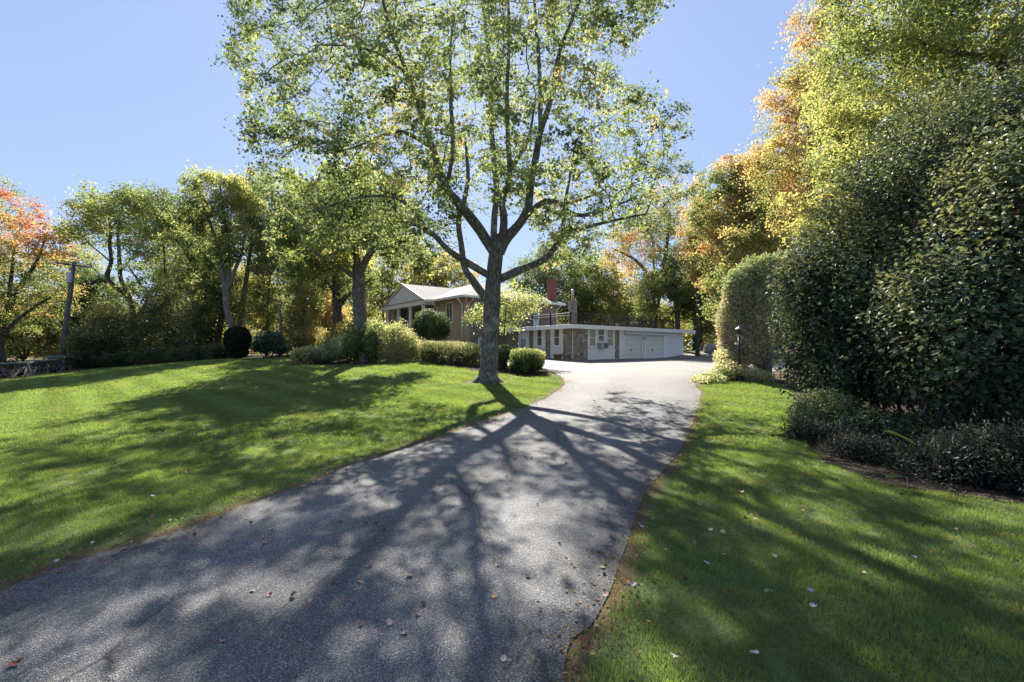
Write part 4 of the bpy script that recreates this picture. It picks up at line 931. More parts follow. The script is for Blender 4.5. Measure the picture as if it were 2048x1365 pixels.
maple = tree('maple_tree', 'large many limbed maple with furrowed trunk on the lawn beside the drive', 'tree', None, 975, D0, None, MAPLE, 140000, .08, trunk=trunk, limbs=limbs, attr=A, step=.32, kill=.4,
     spread=.17, bark='bark', kind='maple', bias=-.14, hgrad=.1, seed=41, keep=keepfun, up=.55, thr=.016, tip=.0065, cscale=1.6)

def T(*a, **k): return tree(*a, **k)
BW = 'trees of the wood behind the lawn'
# left side
T('red_maple', 'maple turning scarlet at its top behind the stone wall', 'tree', BW, 5, 42, [(-15, 465, 95, 85), (62, 480, 75, 65), (20, 580, 110, 90), (90, 590, 50, 80, -1)], REDS, 15000, .19, hgrad=1.1, bias=-.12, tr=.24,
  limbs=[[(4, 660, 0, 12), (30, 590, 0, 9), (70, 530, 0, 6), (90, 480, 0, 3)], [(3, 650, 0, 12), (-20, 560, 0, 9), (-30, 480, 0, 5)], [(4, 670, 0, 9), (60, 620, -1, 6), (110, 590, -1, 3)]], natt=520)
T('green_tree', 'dark green treetop showing above the scarlet maple', 'tree', BW, -25, 56, [(-20, 420, 50, 75), (-30, 550, 60, 90)], GREEN, 5000, .26)
T('shrubby_tree', 'low yellow and orange bushy tree beyond the stone wall', 'tree', BW, 45, 49, [(20, 650, 85, 60), (95, 640, 45, 70), (60, 690, 90, 28)], YELLOW, 11000, .22, bias=-.22, tr=.1, limbs=[[(50, 718, 0, 5), (70, 680, 0, 3)], [(45, 718, 0, 5), (20, 670, 0, 3)], [(42, 718, -1, 4), (-10, 680, -1, 3)]])
T('shrubby_tree', 'pale grey green thicket tree at the far left street edge', 'tree', BW, -90, 46, [(-70, 650, 80, 60), (-60, 560, 60, 60)], YGREEN, 7000, .22, bias=-.1)
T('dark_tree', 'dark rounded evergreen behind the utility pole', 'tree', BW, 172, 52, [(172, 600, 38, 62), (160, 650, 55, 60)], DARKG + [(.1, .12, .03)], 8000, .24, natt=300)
T('crooked_tree', 'crooked tree with two bent bare stems against the sky', 'tree', BW, 263, 44, [(205, 440, 75, 50), (150, 465, 42, 32), (265, 435, 55, 50), (230, 400, 60, 28)], GREEN, 8500, .2, bias=.1,
  trunk=[(268, 712, 0, 11), (268, 650, 0, 10), (262, 607, 0, 9.5), (250, 590, 0, 8.5), (228, 572, 0, 8), (214, 553, 0, 8), (221, 533, 0, 7), (223, 515, 0, 7), (219, 490, 0, 6), (222, 460, 0, 5), (215, 420, 0, 3)],
  limbs=[[(266, 625, 0, 9), (262, 604, .3, 9), (252, 580, .3, 8.5), (242, 560, .3, 7.5), (239, 530, .3, 7), (238, 500, .3, 6), (236, 460, .3, 4), (245, 415, .3, 3)], [(222, 525, 0, 4), (205, 510, 0, 3), (180, 490, 0, 2)], [(240, 545, .3, 4), (262, 518, .3, 3), (290, 480, .3, 2)], [(268, 640, .3, 6), (295, 600, .6, 5), (275, 560, .6, 4), (255, 530, .5, 3)]], clump=.45)
T('oak_tree', 'broad dense green tree right of the crooked tree', 'tree', BW, 335, 43, [(320, 425, 62, 55), (300, 520, 48, 75), (355, 480, 60, 90), (330, 600, 60, 60), (275, 400, 40, 22)], GREEN, 17000, .19, bias=.02, tr=.22, natt=560)
T('oak_tree', 'tall olive green tree with fluttering top above the others', 'tree', BW, 468, 37, [(425, 395, 62, 55), (400, 470, 52, 70), (455, 470, 50, 60), (480, 400, 45, 40)], GREEN + [(.2, .18, .03)], 14000, .17, bias=.03, hgrad=.4, bark='bark_pale',
  trunk=[(477, 712, 0, 13), (470, 680, 0, 12), (462, 650, 0, 12), (452, 605, 0, 11), (448, 560, 0, 9), (440, 510, 0, 7), (425, 460, 0, 6), (405, 410, 0, 4), (398, 370, 0, 2)],
  limbs=[[(453, 610, 0, 9), (457, 560, 0, 8), (459, 500, 0, 6), (450, 440, 0, 5), (440, 370, 0, 3)], [(458, 580, 0, 8), (468, 545, 0, 7), (485, 500, 0, 5), (490, 440, 0, 4), (480, 380, 0, 2)], [(448, 560, 0, 6), (425, 530, 0, 5), (400, 500, 0, 3)]], natt=520)
T('leaning_tree', 'slim pale stemmed tree leaning right behind the dark yew', 'tree', BW, 478, 41, [(520, 430, 45, 60), (545, 500, 45, 50), (505, 380, 35, 40)], GREYG + [(.16, .17, .05)], 10000, .19, bark='bark_pale',
  trunk=[(476, 712, 0, 10), (479, 660, 0, 9), (487, 600, 0, 9), (494, 550, 0, 8), (499, 515, 0, 7), (505, 460, 0, 5), (512, 400, 0, 3)], natt=380)
T('dark_trunked_tree', 'dark leaning trunk with green leaves left of the yew', 'tree', BW, 432, 40, [(410, 560, 55, 60), (450, 620, 40, 40)], YGREEN, 7500, .19, bias=-.25,
  trunk=[(432, 714, 0, 14), (436, 680, 0, 12), (445, 620, 0, 11), (452, 570, 0, 9), (450, 520, 0, 5)])
T('sapling', 'thin green sapling standing behind the round rhododendron', 'tree', BW, 533, 45, [(530, 570, 50, 55), (545, 640, 40, 40), (560, 480, 60, 60)], YGREEN, 8500, .2, tr=.1, bias=-.15)
m = MB(); q = ground_at(561, 36); m.tube([(0, 0, -.1), (.02, 0, 1.6), (0, .03, 4.35)], [.13, .115, .1], 10); o_ = m.build('dead_trunk', M['bark_pale'], None, smooth=True); o_.location = q; tag(o_, 'bare broken off grey trunk beside the round rhododendron', 'tree trunk')
T('sapling', 'slim yellow green sapling right of the bare trunk', 'tree', BW, 607, 37, [(608, 590, 42, 50), (590, 640, 40, 35), (620, 520, 50, 40)], YELLOW, 9000, .17, bias=-.2, trunk=[(607, 712, 0, 8), (608, 650, 0, 7), (608, 590, 0, 5), (606, 540, 0, 3)])
T('sapling', 'small orange yellow maple left of the dark trunk', 'tree', BW, 650, 42, [(648, 610, 38, 45), (655, 650, 40, 40), (640, 560, 30, 30)], YELLOW, 7500, .2, tr=.08, bias=.12)
T('oak_tree', 'dark trunked tree close behind the bed left of the house', 'tree', BW, 672, 34, [(680, 470, 75, 60), (640, 520, 50, 50), (700, 560, 60, 40)], GREEN, 9000, .17, bias=.05,
  trunk=[(676, 712, 0, 21), (676, 660, 0, 19), (674, 610, 0, 18), (672, 560, 0, 15), (670, 500, 0, 11), (675, 450, 0, 6)], limbs=[[(676, 620, 0, 11), (690, 595, -.5, 9), (712, 580, -.8, 6), (740, 560, -1, 3)], [(673, 590, 0, 9), (650, 560, 0, 6), (620, 540, 0, 4)]])
T('shade_tree', 'stout tree rising from the planting bed left of the house', 'tree', None, 724, 26, [(640, 430, 80, 95), (735, 400, 95, 80), (590, 480, 50, 65), (790, 480, 55, 60), (830, 520, 50, 40), (680, 510, 70, 40), (620, 540, 45, 35)], GREEN + [(.2, .18, .04)], 30000, .15, natt=1000, bark='bark', step=.38,
  trunk=[(727, 726, 0, 36), (725, 700, 0, 30), (721, 650, 0, 27), (718, 600, 0, 25), (718, 560, 0, 24), (717, 535, 0, 23)], limbs=[[(717, 540, 0, 16), (712, 510, .2, 13), (706, 470, .5, 11), (702, 420, .8, 8), (700, 350, 1.1, 4)], [(720, 545, 0, 17), (735, 515, -.3, 14), (757, 485, -.8, 11), (775, 450, -1.2, 8), (790, 410, -1.6, 4)],
  [(716, 560, 0, 10), (695, 545, -.6, 9), (660, 525, -1.2, 7), (620, 500, -2, 4)], [(709, 490, .3, 8), (680, 450, .2, 6), (640, 410, 0, 4)], [(748, 497, -.6, 8), (800, 480, -.2, 5), (835, 490, 0, 3)]], clump=.47, csize=1.6, kind='maple', bias=.05)
# behind the house
BH = 'trees behind the house'
T('green_tree', 'loose yellow green tree rising behind the porch gable', 'tree', BH, 775, 64, [(785, 550, 70, 60), (740, 600, 50, 60)], YGREEN, 9000, .28)
T('green_tree', 'pale tree with rusty tips behind the main roof', 'tree', BH, 880, 66, [(880, 545, 55, 38), (925, 560, 35, 30), (845, 560, 35, 30)], YELLOW, 7500, .28, bias=-.1)
T('pine_tree', 'grey green feathery pine behind the red chimney', 'tree', BH, 1075, 62, [(1060, 560, 55, 45), (1105, 520, 45, 40), (1120, 590, 40, 60)], GREYG, 12000, .25)
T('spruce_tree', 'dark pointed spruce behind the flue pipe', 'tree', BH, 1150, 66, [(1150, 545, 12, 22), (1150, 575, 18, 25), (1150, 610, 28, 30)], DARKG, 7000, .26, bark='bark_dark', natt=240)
T('green_tree', 'mid green tree between the spruce and the orange maples', 'tree', BH, 1180, 60, [(1185, 560, 40, 60), (1175, 620, 35, 45)], GREEN, 7000, .25, bias=.05)
T('orange_maple', 'small apricot orange maple behind the garage roof', 'tree', BH, 1235, 60, [(1235, 585, 42, 48), (1215, 630, 40, 30), (1265, 620, 40, 40)], YELLOW, 9500, .24, bias=.0)
T('orange_maple', 'sparse pink and orange maple spreading over the garage', 'tree', BH, 1315, 52, [(1280, 480, 65, 60), (1330, 420, 55, 55), (1240, 520, 45, 40), (1350, 500, 45, 50)], ORANGE, 10000, .2, bias=.05, natt=600, clump=.48, limbs=[[(1315, 640, 0, 12), (1300, 560, 0, 8), (1270, 520, 0, 6), (1230, 500, 0, 3)], [(1315, 620, 0, 10), (1330, 520, 0, 7), (1340, 430, 0, 4)]])
T('oak_tree', 'dark green tree leaning over the end of the garage', 'tree', BH, 1356, 47, [(1325, 575, 55, 38), (1360, 540, 45, 40), (1290, 600, 35, 30), (1385, 590, 40, 40)], GREEN, 13000, .2, bias=.0, trunk=[(1356, 706, 0, 11), (1355, 650, 0, 10), (1352, 600, 0, 8), (1340, 550, 0, 5)])
T('yellow_tree', 'low yellow tree behind the roof railing', 'tree', BH, 1275, 56, [(1300, 630, 60, 30), (1250, 640, 50, 26), (1350, 640, 30, 30)], YELLOW, 8000, .22, tr=.08, bias=-.15)
for px_, d_, el, pal, lb in ((1390, 50, [(1390, 590, 40, 45), (1410, 640, 30, 35)], YGREEN, 'thin dark tree with yellow leaves beyond the garage end'), (1402, 54, [(1425, 560, 45, 50), (1415, 650, 28, 40)], YELLOW, 'second thin tree with golden leaves beyond the garage end')):
    T('woodland_tree', lb, 'tree', BH, px_, d_, el, pal, 8000, .22, tr=.24, bias=-.1, trunk=[(px_, 708, 0, 9), (px_ - 1, 660, 0, 8), (px_ + 1, 600, 0, 6), (px_ + 4, 540, 0, 3)])
for px_, el, pal, lb in ((150, [(150, 560, 60, 70), (210, 600, 50, 50)], YGREEN, 'pale yellow green tree far behind the crooked stems'), (400, [(380, 560, 70, 80), (420, 480, 60, 60)], YGREEN, 'sunlit yellow green tree glowing behind the tall olive tree'),
                         (560, [(560, 520, 70, 80), (590, 600, 70, 60)], YGREEN, 'bright yellow green tree far behind the bare trunk'), (690, [(690, 560, 60, 70), (640, 520, 60, 60)], YELLOW, 'golden tree far behind the dark trunked tree'), (470, [(490, 590, 70, 60)], YELLOW, 'low golden tree glowing behind the dark yew')):
    T('woodland_tree', lb, 'tree', BW, px_, 57, el, pal, 8000, .26, bias=-.1, natt=380)
# right side
RS = 'trees rising on the right'
T('orange_maple', 'orange and green maple above the clipped evergreen', 'tree', RS, 1455, 34, [(1440, 420, 55, 65), (1480, 370, 50, 60), (1430, 500, 48, 50), (1490, 470, 60, 60), (1400, 440, 25, 40), (1450, 560, 50, 60), (1540, 430, 70, 80), (1520, 330, 40, 50)], ORANGE, 34000, .16, bias=-.12, natt=1000, csize=1.4)
T('orange_maple', 'small green maple with orange flush nearest the sky gap', 'tree', RS, 1395, 42, [(1400, 400, 22, 45), (1395, 470, 35, 55), (1410, 540, 35, 45)], ORANGE, 9000, .18, bias=-.2)
T('orange_maple', 'tall rusty maple with thin twiggy top against the sky', 'tree', RS, 1620, 25, [(1580, 230, 62, 120), (1650, 110, 55, 130), (1560, 350, 70, 75), (1640, 330, 80, 90), (1620, 430, 90, 70)], [(.07, .09, .025), (.14, .14, .04), (.21, .15, .05), (.24, .12, .06)], 38000, .125, bias=.0, hgrad=.5, natt=1300, clump=.46, bark='bark_pale', step=.4)
T('green_tree', 'leafy bright green maple filling the upper right corner', 'tree', RS, 2080, 14.5, [(1830, 130, 190, 150), (1980, 60, 190, 210), (1760, 30, 110, 150), (1850, 290, 150, 90), (2060, 250, 120, 140)], [(.03, .05, .012), (.06, .088, .02), (.115, .14, .03), (.18, .185, .045)], 80000, .095, natt=1500, tr=.26, bias=.1, step=.36, clump=.44,
  limbs=[[(2075, 430, 0, 26), (2010, 145, -.5, 14), (1930, 110, -.8, 9), (1850, 90, -1, 5)], [(2070, 480, 0, 22), (1990, 330, -.6, 14), (1900, 260, -1, 8), (1800, 240, -1.2, 4)]])
T('green_tree', 'yellow green tree between the rusty maple and the berry bush', 'tree', RS, 1730, 19, [(1700, 340, 80, 80), (1640, 420, 70, 60), (1760, 400, 80, 80), (1700, 240, 60, 60)], YGREEN, 24000, .12, natt=700, tr=.14, bias=-.05, step=.36)

T('orange_maple', 'golden green maple filling in behind the arborvitae', 'tree', RS, 1500, 29, [(1500, 520, 60, 70), (1440, 610, 35, 60), (1570, 480, 70, 80), (1560, 400, 50, 60)], YELLOW, 16000, .16, bias=-.2, natt=520)
# far wood closing the gaps, one uncountable mass
def far_wood():
    n = 52000; th = rng.uniform(-1.02, 1.02, n); d = rng.uniform(72, 92, n)
    x = np.tan(th) * d; top = 5.5 + 4.5 * fbm(np.c_[x / 9, d * 0, d * 0], 12, 3); z = gz(x, d) + top * rng.random(n) ** .8
    pos = np.c_[x, d, z]; nrm = unit(rng.normal(size=(n, 3)) + [0, -.3, .5]); ax = unit(rng.normal(size=(n, 3)))
    col = leaf_cols(pos, [(.03, .05, .015), (.07, .1, .02), (.13, .15, .03), (.25, .19, .04), (.3, .14, .04)], 3, 7, bias=-.12)
    tag(link('distant_wood', leaves_mesh('distant_wood', pos, nrm, ax, rng.uniform(.45, .9, n), col), M['leaf']), 'far off mixed autumn wood closing the background', None, None, 'stuff')
far_wood()

# shrubs and hedges
US = 'understorey shrubs along the lawn edge'
for px_, d_, el, lb in ((185, 39, [(190, 690, 45, 40)], 'dark leafy hedge bush behind the far gate pillar'), (250, 41, [(245, 670, 60, 55), (215, 640, 45, 45)], 'tall shaded thicket below the crooked tree'), (330, 40, [(325, 675, 60, 50), (330, 620, 45, 55)], 'broad shaded thicket under the dense green tree'), (405, 39.5, [(400, 680, 50, 45), (400, 630, 35, 40)], 'shaded thicket with yellow tips left of the yew')):
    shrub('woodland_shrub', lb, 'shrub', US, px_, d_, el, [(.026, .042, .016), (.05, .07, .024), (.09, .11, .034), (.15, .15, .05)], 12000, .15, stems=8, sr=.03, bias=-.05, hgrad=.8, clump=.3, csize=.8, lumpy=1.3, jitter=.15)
for px_, d_, el, lb in ((170, 38, [(170, 722, 32, 20, 0, .8)], 'low shaded hedge block right of the gate pillar'), (235, 38.5, [(235, 722, 45, 18, 0, .8)], 'low dark ground shrub at the foot of the tall thicket'), (310, 38, [(312, 716, 48, 18, 0, .8)], 'low dark ground shrub under the dense green tree'),
                        (380, 36.5, [(385, 711, 44, 17, 0, .8)], 'low dark ground shrub below the yellow tipped thicket'), (440, 35.5, [(442, 707, 32, 18, 0, .8)], 'low dark ground shrub touching the yew')):
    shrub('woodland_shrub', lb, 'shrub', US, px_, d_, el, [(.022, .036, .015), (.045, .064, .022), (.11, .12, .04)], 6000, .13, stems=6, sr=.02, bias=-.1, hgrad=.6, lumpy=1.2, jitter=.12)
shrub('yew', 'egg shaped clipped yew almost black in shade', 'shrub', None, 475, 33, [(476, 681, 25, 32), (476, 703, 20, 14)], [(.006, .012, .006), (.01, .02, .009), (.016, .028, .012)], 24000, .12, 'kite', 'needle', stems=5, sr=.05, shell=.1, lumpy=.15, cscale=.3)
shrub('rhododendron', 'broad blue green rhododendron beside the yew', 'shrub', None, 540, 32, [(538, 683, 32, 24), (525, 692, 22, 14), (558, 695, 18, 14)], [(.015, .035, .022), (.03, .06, .035), (.06, .1, .055)], 5200, .15, 'oval', 'leaf_gloss', stems=9, sr=.03)
shrub('woodland_shrub', 'low dark bush right of the broad rhododendron', 'shrub', US, 600, 33.5, [(603, 697, 22, 10)], DARKG, 2500, .1, stems=4)
shrub('woodland_shrub', 'sunlit orange tinted undergrowth right of the rhododendron', 'shrub', US, 585, 36, [(585, 690, 45, 22), (640, 690, 40, 24), (620, 670, 45, 20)], YELLOW, 9000, .11, stems=8, bias=-.05)
shrub('woodland_shrub', 'pale yellow undergrowth behind the planting bed', 'shrub', US, 690, 32, [(690, 668, 30, 26), (660, 685, 30, 20)], YELLOW, 7000, .1, stems=7, bias=-.15)
# planting bed
BP = 'plants in the bed round the shade tree'
shrub('arching_grass', 'arching clump of pale grass at the left end of the bed', 'shrub', BP, 614, 26.5, [(612, 714, 22, 14, 0, .9)], [(.14, .16, .05), (.22, .22, .08), (.28, .24, .11)], 5000, .34, 'needle', 'needle', stems=0, shell=.9)
shrub('spreading_juniper', 'low spreading silvery juniper left of the shade tree', 'shrub', BP, 660, 26.5, [(655, 707, 44, 18, 0, 1.2), (684, 694, 32, 24), (638, 716, 34, 10)], GREYG + [(.2, .24, .13)], 16000, .085, 'needle', 'needle', stems=6, hgrad=.7, bias=.1)
shrub('flowering_shrub', 'airy light green shrub right of the shade tree', 'shrub', BP, 775, 26, [(770, 688, 44, 36, 0, 1.2), (742, 704, 30, 26), (750, 664, 24, 24), (795, 672, 24, 26)], [(.06, .1, .03), (.12, .17, .05), (.22, .25, .1), (.3, .28, .15)], 17000, .085, jitter=.12, lumpy=1.1, clump=.3, stems=12, hgrad=.5, bias=.05)
shrub('flowering_shrub', 'pinkish seed headed shrub at the right end of the bed', 'shrub', BP, 815, 25.5, [(812, 692, 30, 30), (832, 705, 22, 19), (795, 712, 34, 16)], [(.09, .13, .04), (.17, .2, .07), (.28, .24, .14), (.3, .2, .14)], 12000, .075, jitter=.11, lumpy=1.1, clump=.3, stems=12, hgrad=.4)
shrub('fern', 'upright feathery fern against the shade tree trunk', 'shrub', BP, 705, 25.3, [(702, 690, 20, 36, 0, .6), (745, 688, 20, 34, 0, .6)], [(.05, .09, .02), (.11, .16, .04), (.2, .23, .08)], 7000, .1, 'oval', 'leaf', stems=8, hgrad=.5)
shrub('rhododendron', 'dark rounded rhododendron behind the shade tree', 'shrub', None, 738, 30, [(735, 668, 44, 33)], [(.012, .03, .01), (.025, .055, .016), (.05, .085, .025)], 9500, .125, 'oval', 'leaf_gloss', stems=8, sr=.03)
shrub('rhododendron', 'dome shaped glossy rhododendron in front of the tan wall', 'shrub', None, 862, 31, [(862, 650, 40, 33), (845, 660, 26, 20), (885, 660, 18, 20)], [(.022, .045, .014), (.05, .085, .025), (.11, .14, .045)], 13000, .12, 'oval', 'leaf_gloss', stems=9, sr=.045, extra='single')
shrub('rhododendron', 'low dark evergreen in front of the porch columns', 'shrub', None, 800, 33, [(800, 668, 20, 18), (815, 690, 22, 16)], [(.01, .025, .012), (.02, .045, .02)], 4500, .12, 'oval', 'leaf_gloss', stems=5, sr=.03)
# clipped hedge in three plants
HG = [(.035, .055, .018), (.065, .085, .03), (.115, .13, .055), (.19, .19, .11)]
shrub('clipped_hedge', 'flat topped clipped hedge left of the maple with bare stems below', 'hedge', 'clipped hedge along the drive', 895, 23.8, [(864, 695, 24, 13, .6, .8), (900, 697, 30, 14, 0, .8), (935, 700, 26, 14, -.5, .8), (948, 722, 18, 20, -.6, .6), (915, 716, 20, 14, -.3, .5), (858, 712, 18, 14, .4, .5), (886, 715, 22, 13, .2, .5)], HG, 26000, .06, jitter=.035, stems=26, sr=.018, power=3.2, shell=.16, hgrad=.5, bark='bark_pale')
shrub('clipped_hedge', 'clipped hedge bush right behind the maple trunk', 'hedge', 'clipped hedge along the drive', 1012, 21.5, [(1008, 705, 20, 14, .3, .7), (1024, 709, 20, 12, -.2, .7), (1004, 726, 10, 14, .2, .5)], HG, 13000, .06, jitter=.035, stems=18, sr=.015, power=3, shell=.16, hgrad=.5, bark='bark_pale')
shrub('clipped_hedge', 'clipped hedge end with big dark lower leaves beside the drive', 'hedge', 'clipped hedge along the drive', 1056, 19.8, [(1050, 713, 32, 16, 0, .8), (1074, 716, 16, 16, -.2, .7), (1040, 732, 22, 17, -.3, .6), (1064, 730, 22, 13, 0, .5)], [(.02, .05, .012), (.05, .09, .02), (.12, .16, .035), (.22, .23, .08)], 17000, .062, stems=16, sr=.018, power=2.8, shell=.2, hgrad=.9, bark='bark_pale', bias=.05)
T('dogwood', 'small bright yellow green tree in front of the house side wall', 'tree', None, 1006, 25, [(1030, 612, 46, 34), (960, 620, 28, 26), (1000, 585, 40, 20), (1060, 598, 30, 16), (1020, 650, 26, 14)], [(.07, .1, .03), (.12, .15, .045), (.2, .2, .07)], 5200, .11, tr=.05, natt=260, clump=.4, bias=.05, step=.32, tip=.005)
# clipped evergreen by the lamp, weeds at its foot
shrub('arborvitae', 'tall rounded arborvitae with bare tan inner twigs beside the lamp post', 'shrub', None, 1533, 17.2, [(1494, 632, 54, 100, .3, 1.0), (1544, 606, 58, 106, .5, 1.0), (1488, 690, 50, 48, .2, .9), (1484, 585, 36, 56, .3, .7), (1468, 650, 32, 66, .2, .7), (1518, 560, 40, 52, .4, .8)], [(.3, .25, .18), (.23, .22, .13), (.17, .2, .1), (.18, .23, .09)], 60000, .12, 'needle', 'needle', stems=16, sr=.03, shell=.14, hgrad=1.0, bias=-.05, extra='single', bark='bark_pale')
m = MB(); q = ground_at(1535, 17.2); m.tube([(0, 0, -.1), (.02, 0, .5), (.1, 0, 1.3)], [.16, .13, .1], 10); m.build('trunk', M['bark_pale'], bpy.data.objects['arborvitae'], smooth=True).location = (.05, 0, 0); m = MB(); m.tube([(-.14, 0, -.1), (-.2, 0, .4), (-.45, 0, 1.1)], [.07, .06, .05], 8)
o_ = m.build('trunk', M['bark_pale'], bpy.data.objects['arborvitae'], smooth=True)
shrub('weed_patch', 'pale leafy weeds spilling round the lamp post', 'shrub', None, 1455, 16.4, [(1420, 757, 30, 12, -.3, .8), (1455, 742, 32, 24, .3, .8), (1490, 748, 28, 18, .2, .8), (1450, 715, 20, 22, .8, .6), (1520, 752, 26, 12, 0, .7), (1402, 762, 18, 9, -.5, .6)], [(.08, .13, .04), (.16, .2, .08), (.27, .27, .15), (.36, .33, .22)], 9000, .075, 'oval', 'leaf', stems=26, sr=.006, bias=.1)
# berry bush
VB = [(.016, .03, .015), (.03, .05, .024), (.05, .075, .034), (.085, .11, .042), (.15, .165, .05)]
BB = 'large berry bushes on the right'
vb = [('berry_bush', 'huge dark glossy berry bush filling the right edge', 1990, 7.6, [(1960, 560, 130, 190, .3, 1.5), (2080, 500, 150, 260, 0, 1.6), (1880, 640, 110, 150, 0, 1.3), (1990, 380, 110, 130, .5, 1.3), (2120, 700, 130, 150, -.2, 1.2), (1980, 745, 120, 100, -.3, 1.0), (2090, 760, 110, 110, -.2, 1.0), (1870, 735, 90, 90, .2, 1.0)], 30000),
      ('berry_bush', 'berry bush with sunlit left side beside the arborvitae', 1700, 10.5, [(1680, 560, 110, 150, .2, 1.7), (1770, 500, 110, 170, 0, 1.7), (1635, 640, 76, 120, 0, 1.3), (1760, 680, 120, 120, -.6, 1.5), (1650, 730, 80, 70, -.5, 1.1), (1615, 570, 56, 100, .6, 1.1), (1720, 745, 110, 75, -.2, 1.2)], 36000),
      ('berry_bush', 'taller berry bush behind with upper leaves coloured yellow green as if lit', 1850, 9.8, [(1860, 330, 130, 130, .4, 1.7), (1760, 390, 100, 90, .6, 1.4), (1960, 260, 120, 120, .6, 1.6), (2050, 300, 120, 140, .4, 1.5)], 16000)]
M['berry'] = plain('red_berry', (.2, .02, .018), .35, .4)
for nm, lb, px_, d_, el, n_ in vb:
    r_ = shrub(nm, lb, 'shrub', BB, px_, d_, el, VB, int(n_ * 1.25), .097, 'oval', 'leaf_gloss', stems=14, sr=.035, shell=.42, hgrad=.75, bias=0, out=.45, up=.75, cscale=.8, clump=.33, csize=.5, lumpy=1.0, jitter=.08)  # hgrad colours upper leaves lighter and yellower, standing in for light on the tops
    # red berries in small bunches
    nb = 700; c_ = []; base = np.array(r_.location)
    for e_ in el:
        d = d_ + e_[4]; c = P(e_[0], e_[1], d); u = unit(rng.normal(size=(nb // len(el) // 6, 3))); c_.append(c + u * np.array([e_[2] / F * d, e_[5], e_[3] / F * d]) * rng.uniform(.8, 1.02, (len(u), 1)))
    c_ = np.vstack(c_); c_ = np.repeat(c_, 7, 0) + rng.normal(0, .028, (len(c_) * 7, 3)); c_ = c_[c_[:, 2] > .6]
    oc = np.array([(1, 0, 0), (-1, 0, 0), (0, 1, 0), (0, -1, 0), (0, 0, 1), (0, 0, -1)]) * .011; ff = np.array([(0, 2, 4), (2, 1, 4), (1, 3, 4), (3, 0, 4), (2, 0, 5), (1, 2, 5), (3, 1, 5), (0, 3, 5)])
    me = np_mesh('berries', (c_[:, None] - base + oc[None]).reshape(-1, 3), (np.arange(len(c_))[:, None, None] * 6 + ff[None]).reshape(-1, 3), True)
    link('berries', me, M['berry'], r_)['kind'] = 'stuff'
# low plants at the edge of the right bed
LB = 'low plants edging the right bed'
shrub('leafy_shrub', 'small bright leaved shrub at the corner of the right bed', 'shrub', LB, 1640, 9.0, [(1650, 812, 60, 40, 0, .5), (1690, 830, 60, 36, .1, .5), (1608, 822, 34, 22, 0, .35)], [(.03, .06, .015), (.07, .11, .025), (.16, .19, .05)], 5200, .05, 'oval', 'leaf_gloss', stems=14, sr=.008, hgrad=.5)
for i, (px_, d_, el, lb) in enumerate(((1650, 7.9, [(1670, 888, 66, 26, 0, .6), (1615, 868, 34, 20, .2, .4)], 'grey juniper mat below the small bright shrub'), (1760, 6.6, [(1780, 930, 76, 30, 0, .6), (1720, 912, 50, 28, .2, .5)], 'grey juniper mat in front of the big hosta leaf'), (1900, 5.8, [(1900, 940, 90, 46, 0, .6), (1960, 920, 70, 46, .3, .5)], 'shaggy drooping juniper under the berry bush'), (2040, 5.3, [(2050, 930, 90, 70, 0, .5)], 'dark juniper at the right end of the bed'))):
    shrub('juniper', lb, 'shrub', LB, px_, d_, el, [(.007, .01, .008), (.014, .019, .015), (.045, .052, .042)], 12000, .065, 'needle', 'needle', stems=10, sr=.008, hgrad=.4, shell=.4, clump=.42, csize=.25, lumpy=1.6, jitter=.08, cscale=.3)
shrub('leafy_shrub', 'dark leafy ground shrub in the shade under the berry bushes', 'shrub', LB, 1850, 8.3, [(1760, 850, 80, 34, 0, .6), (1880, 850, 80, 36, -.2, .6), (1980, 860, 80, 40, -.4, .6), (2090, 860, 80, 50, -.6, .6)], VB, 9000, .07, 'oval', 'leaf_gloss', stems=16, sr=.01, hgrad=.5)
# hosta with one big leaf
def hosta(px_, py_, d_, ln, yaw, lbl, tilt):
    b = ground_at(px_, d_); r_ = empty('hosta', b, yaw); tag(r_, lbl, 'plant', LB); nu, nv = 15, 11; V = []; Fc = []
    for i in range(nu):
        u = i / (nu - 1); w_ = .4 * ln * math.sin(math.pi * min(1, u ** .75)) ** .8
        for j in range(nv):
            v = j / (nv - 1) * 2 - 1; z_ = .16 * abs(v) * w_ + .03 * math.cos(v * 16) * ln * .35 * (1 - u) - .35 * ln * u * u
            V.append((v * w_, u * ln * math.cos(tilt), z_ + u * ln * math.sin(tilt)))
    for i in range(nu - 1):
        for j in range(nv - 1): k = i * nv + j; Fc.append((k, k + 1, k + nv + 1, k + nv))
    V = np.array(V) + [0, 0, EYE + (HY - py_) / F * d_ - b[2]]
    me = np_mesh('leaf_blade', V, np.array(Fc), True, np.tile([[.05, .085, .018]], (len(Fc), 1))); link('leaf_blade', me, M['leaf'], r_)
    m = MB(); m.tube([(0, 0, -.02), (0, -.03, V[0, 2] * .6), tuple(V[0])], [.012, .01, .008], 6); m.build('stem', M['bark_pale'], r_, smooth=True)
hosta(1832, 893, 6.1, .5, 1.15, 'single big pale green hosta leaf in the dark bed', .75); hosta(1812, 955, 5.2, .22, 1.4, 'small green plantain leaf at the bed edge', .3)

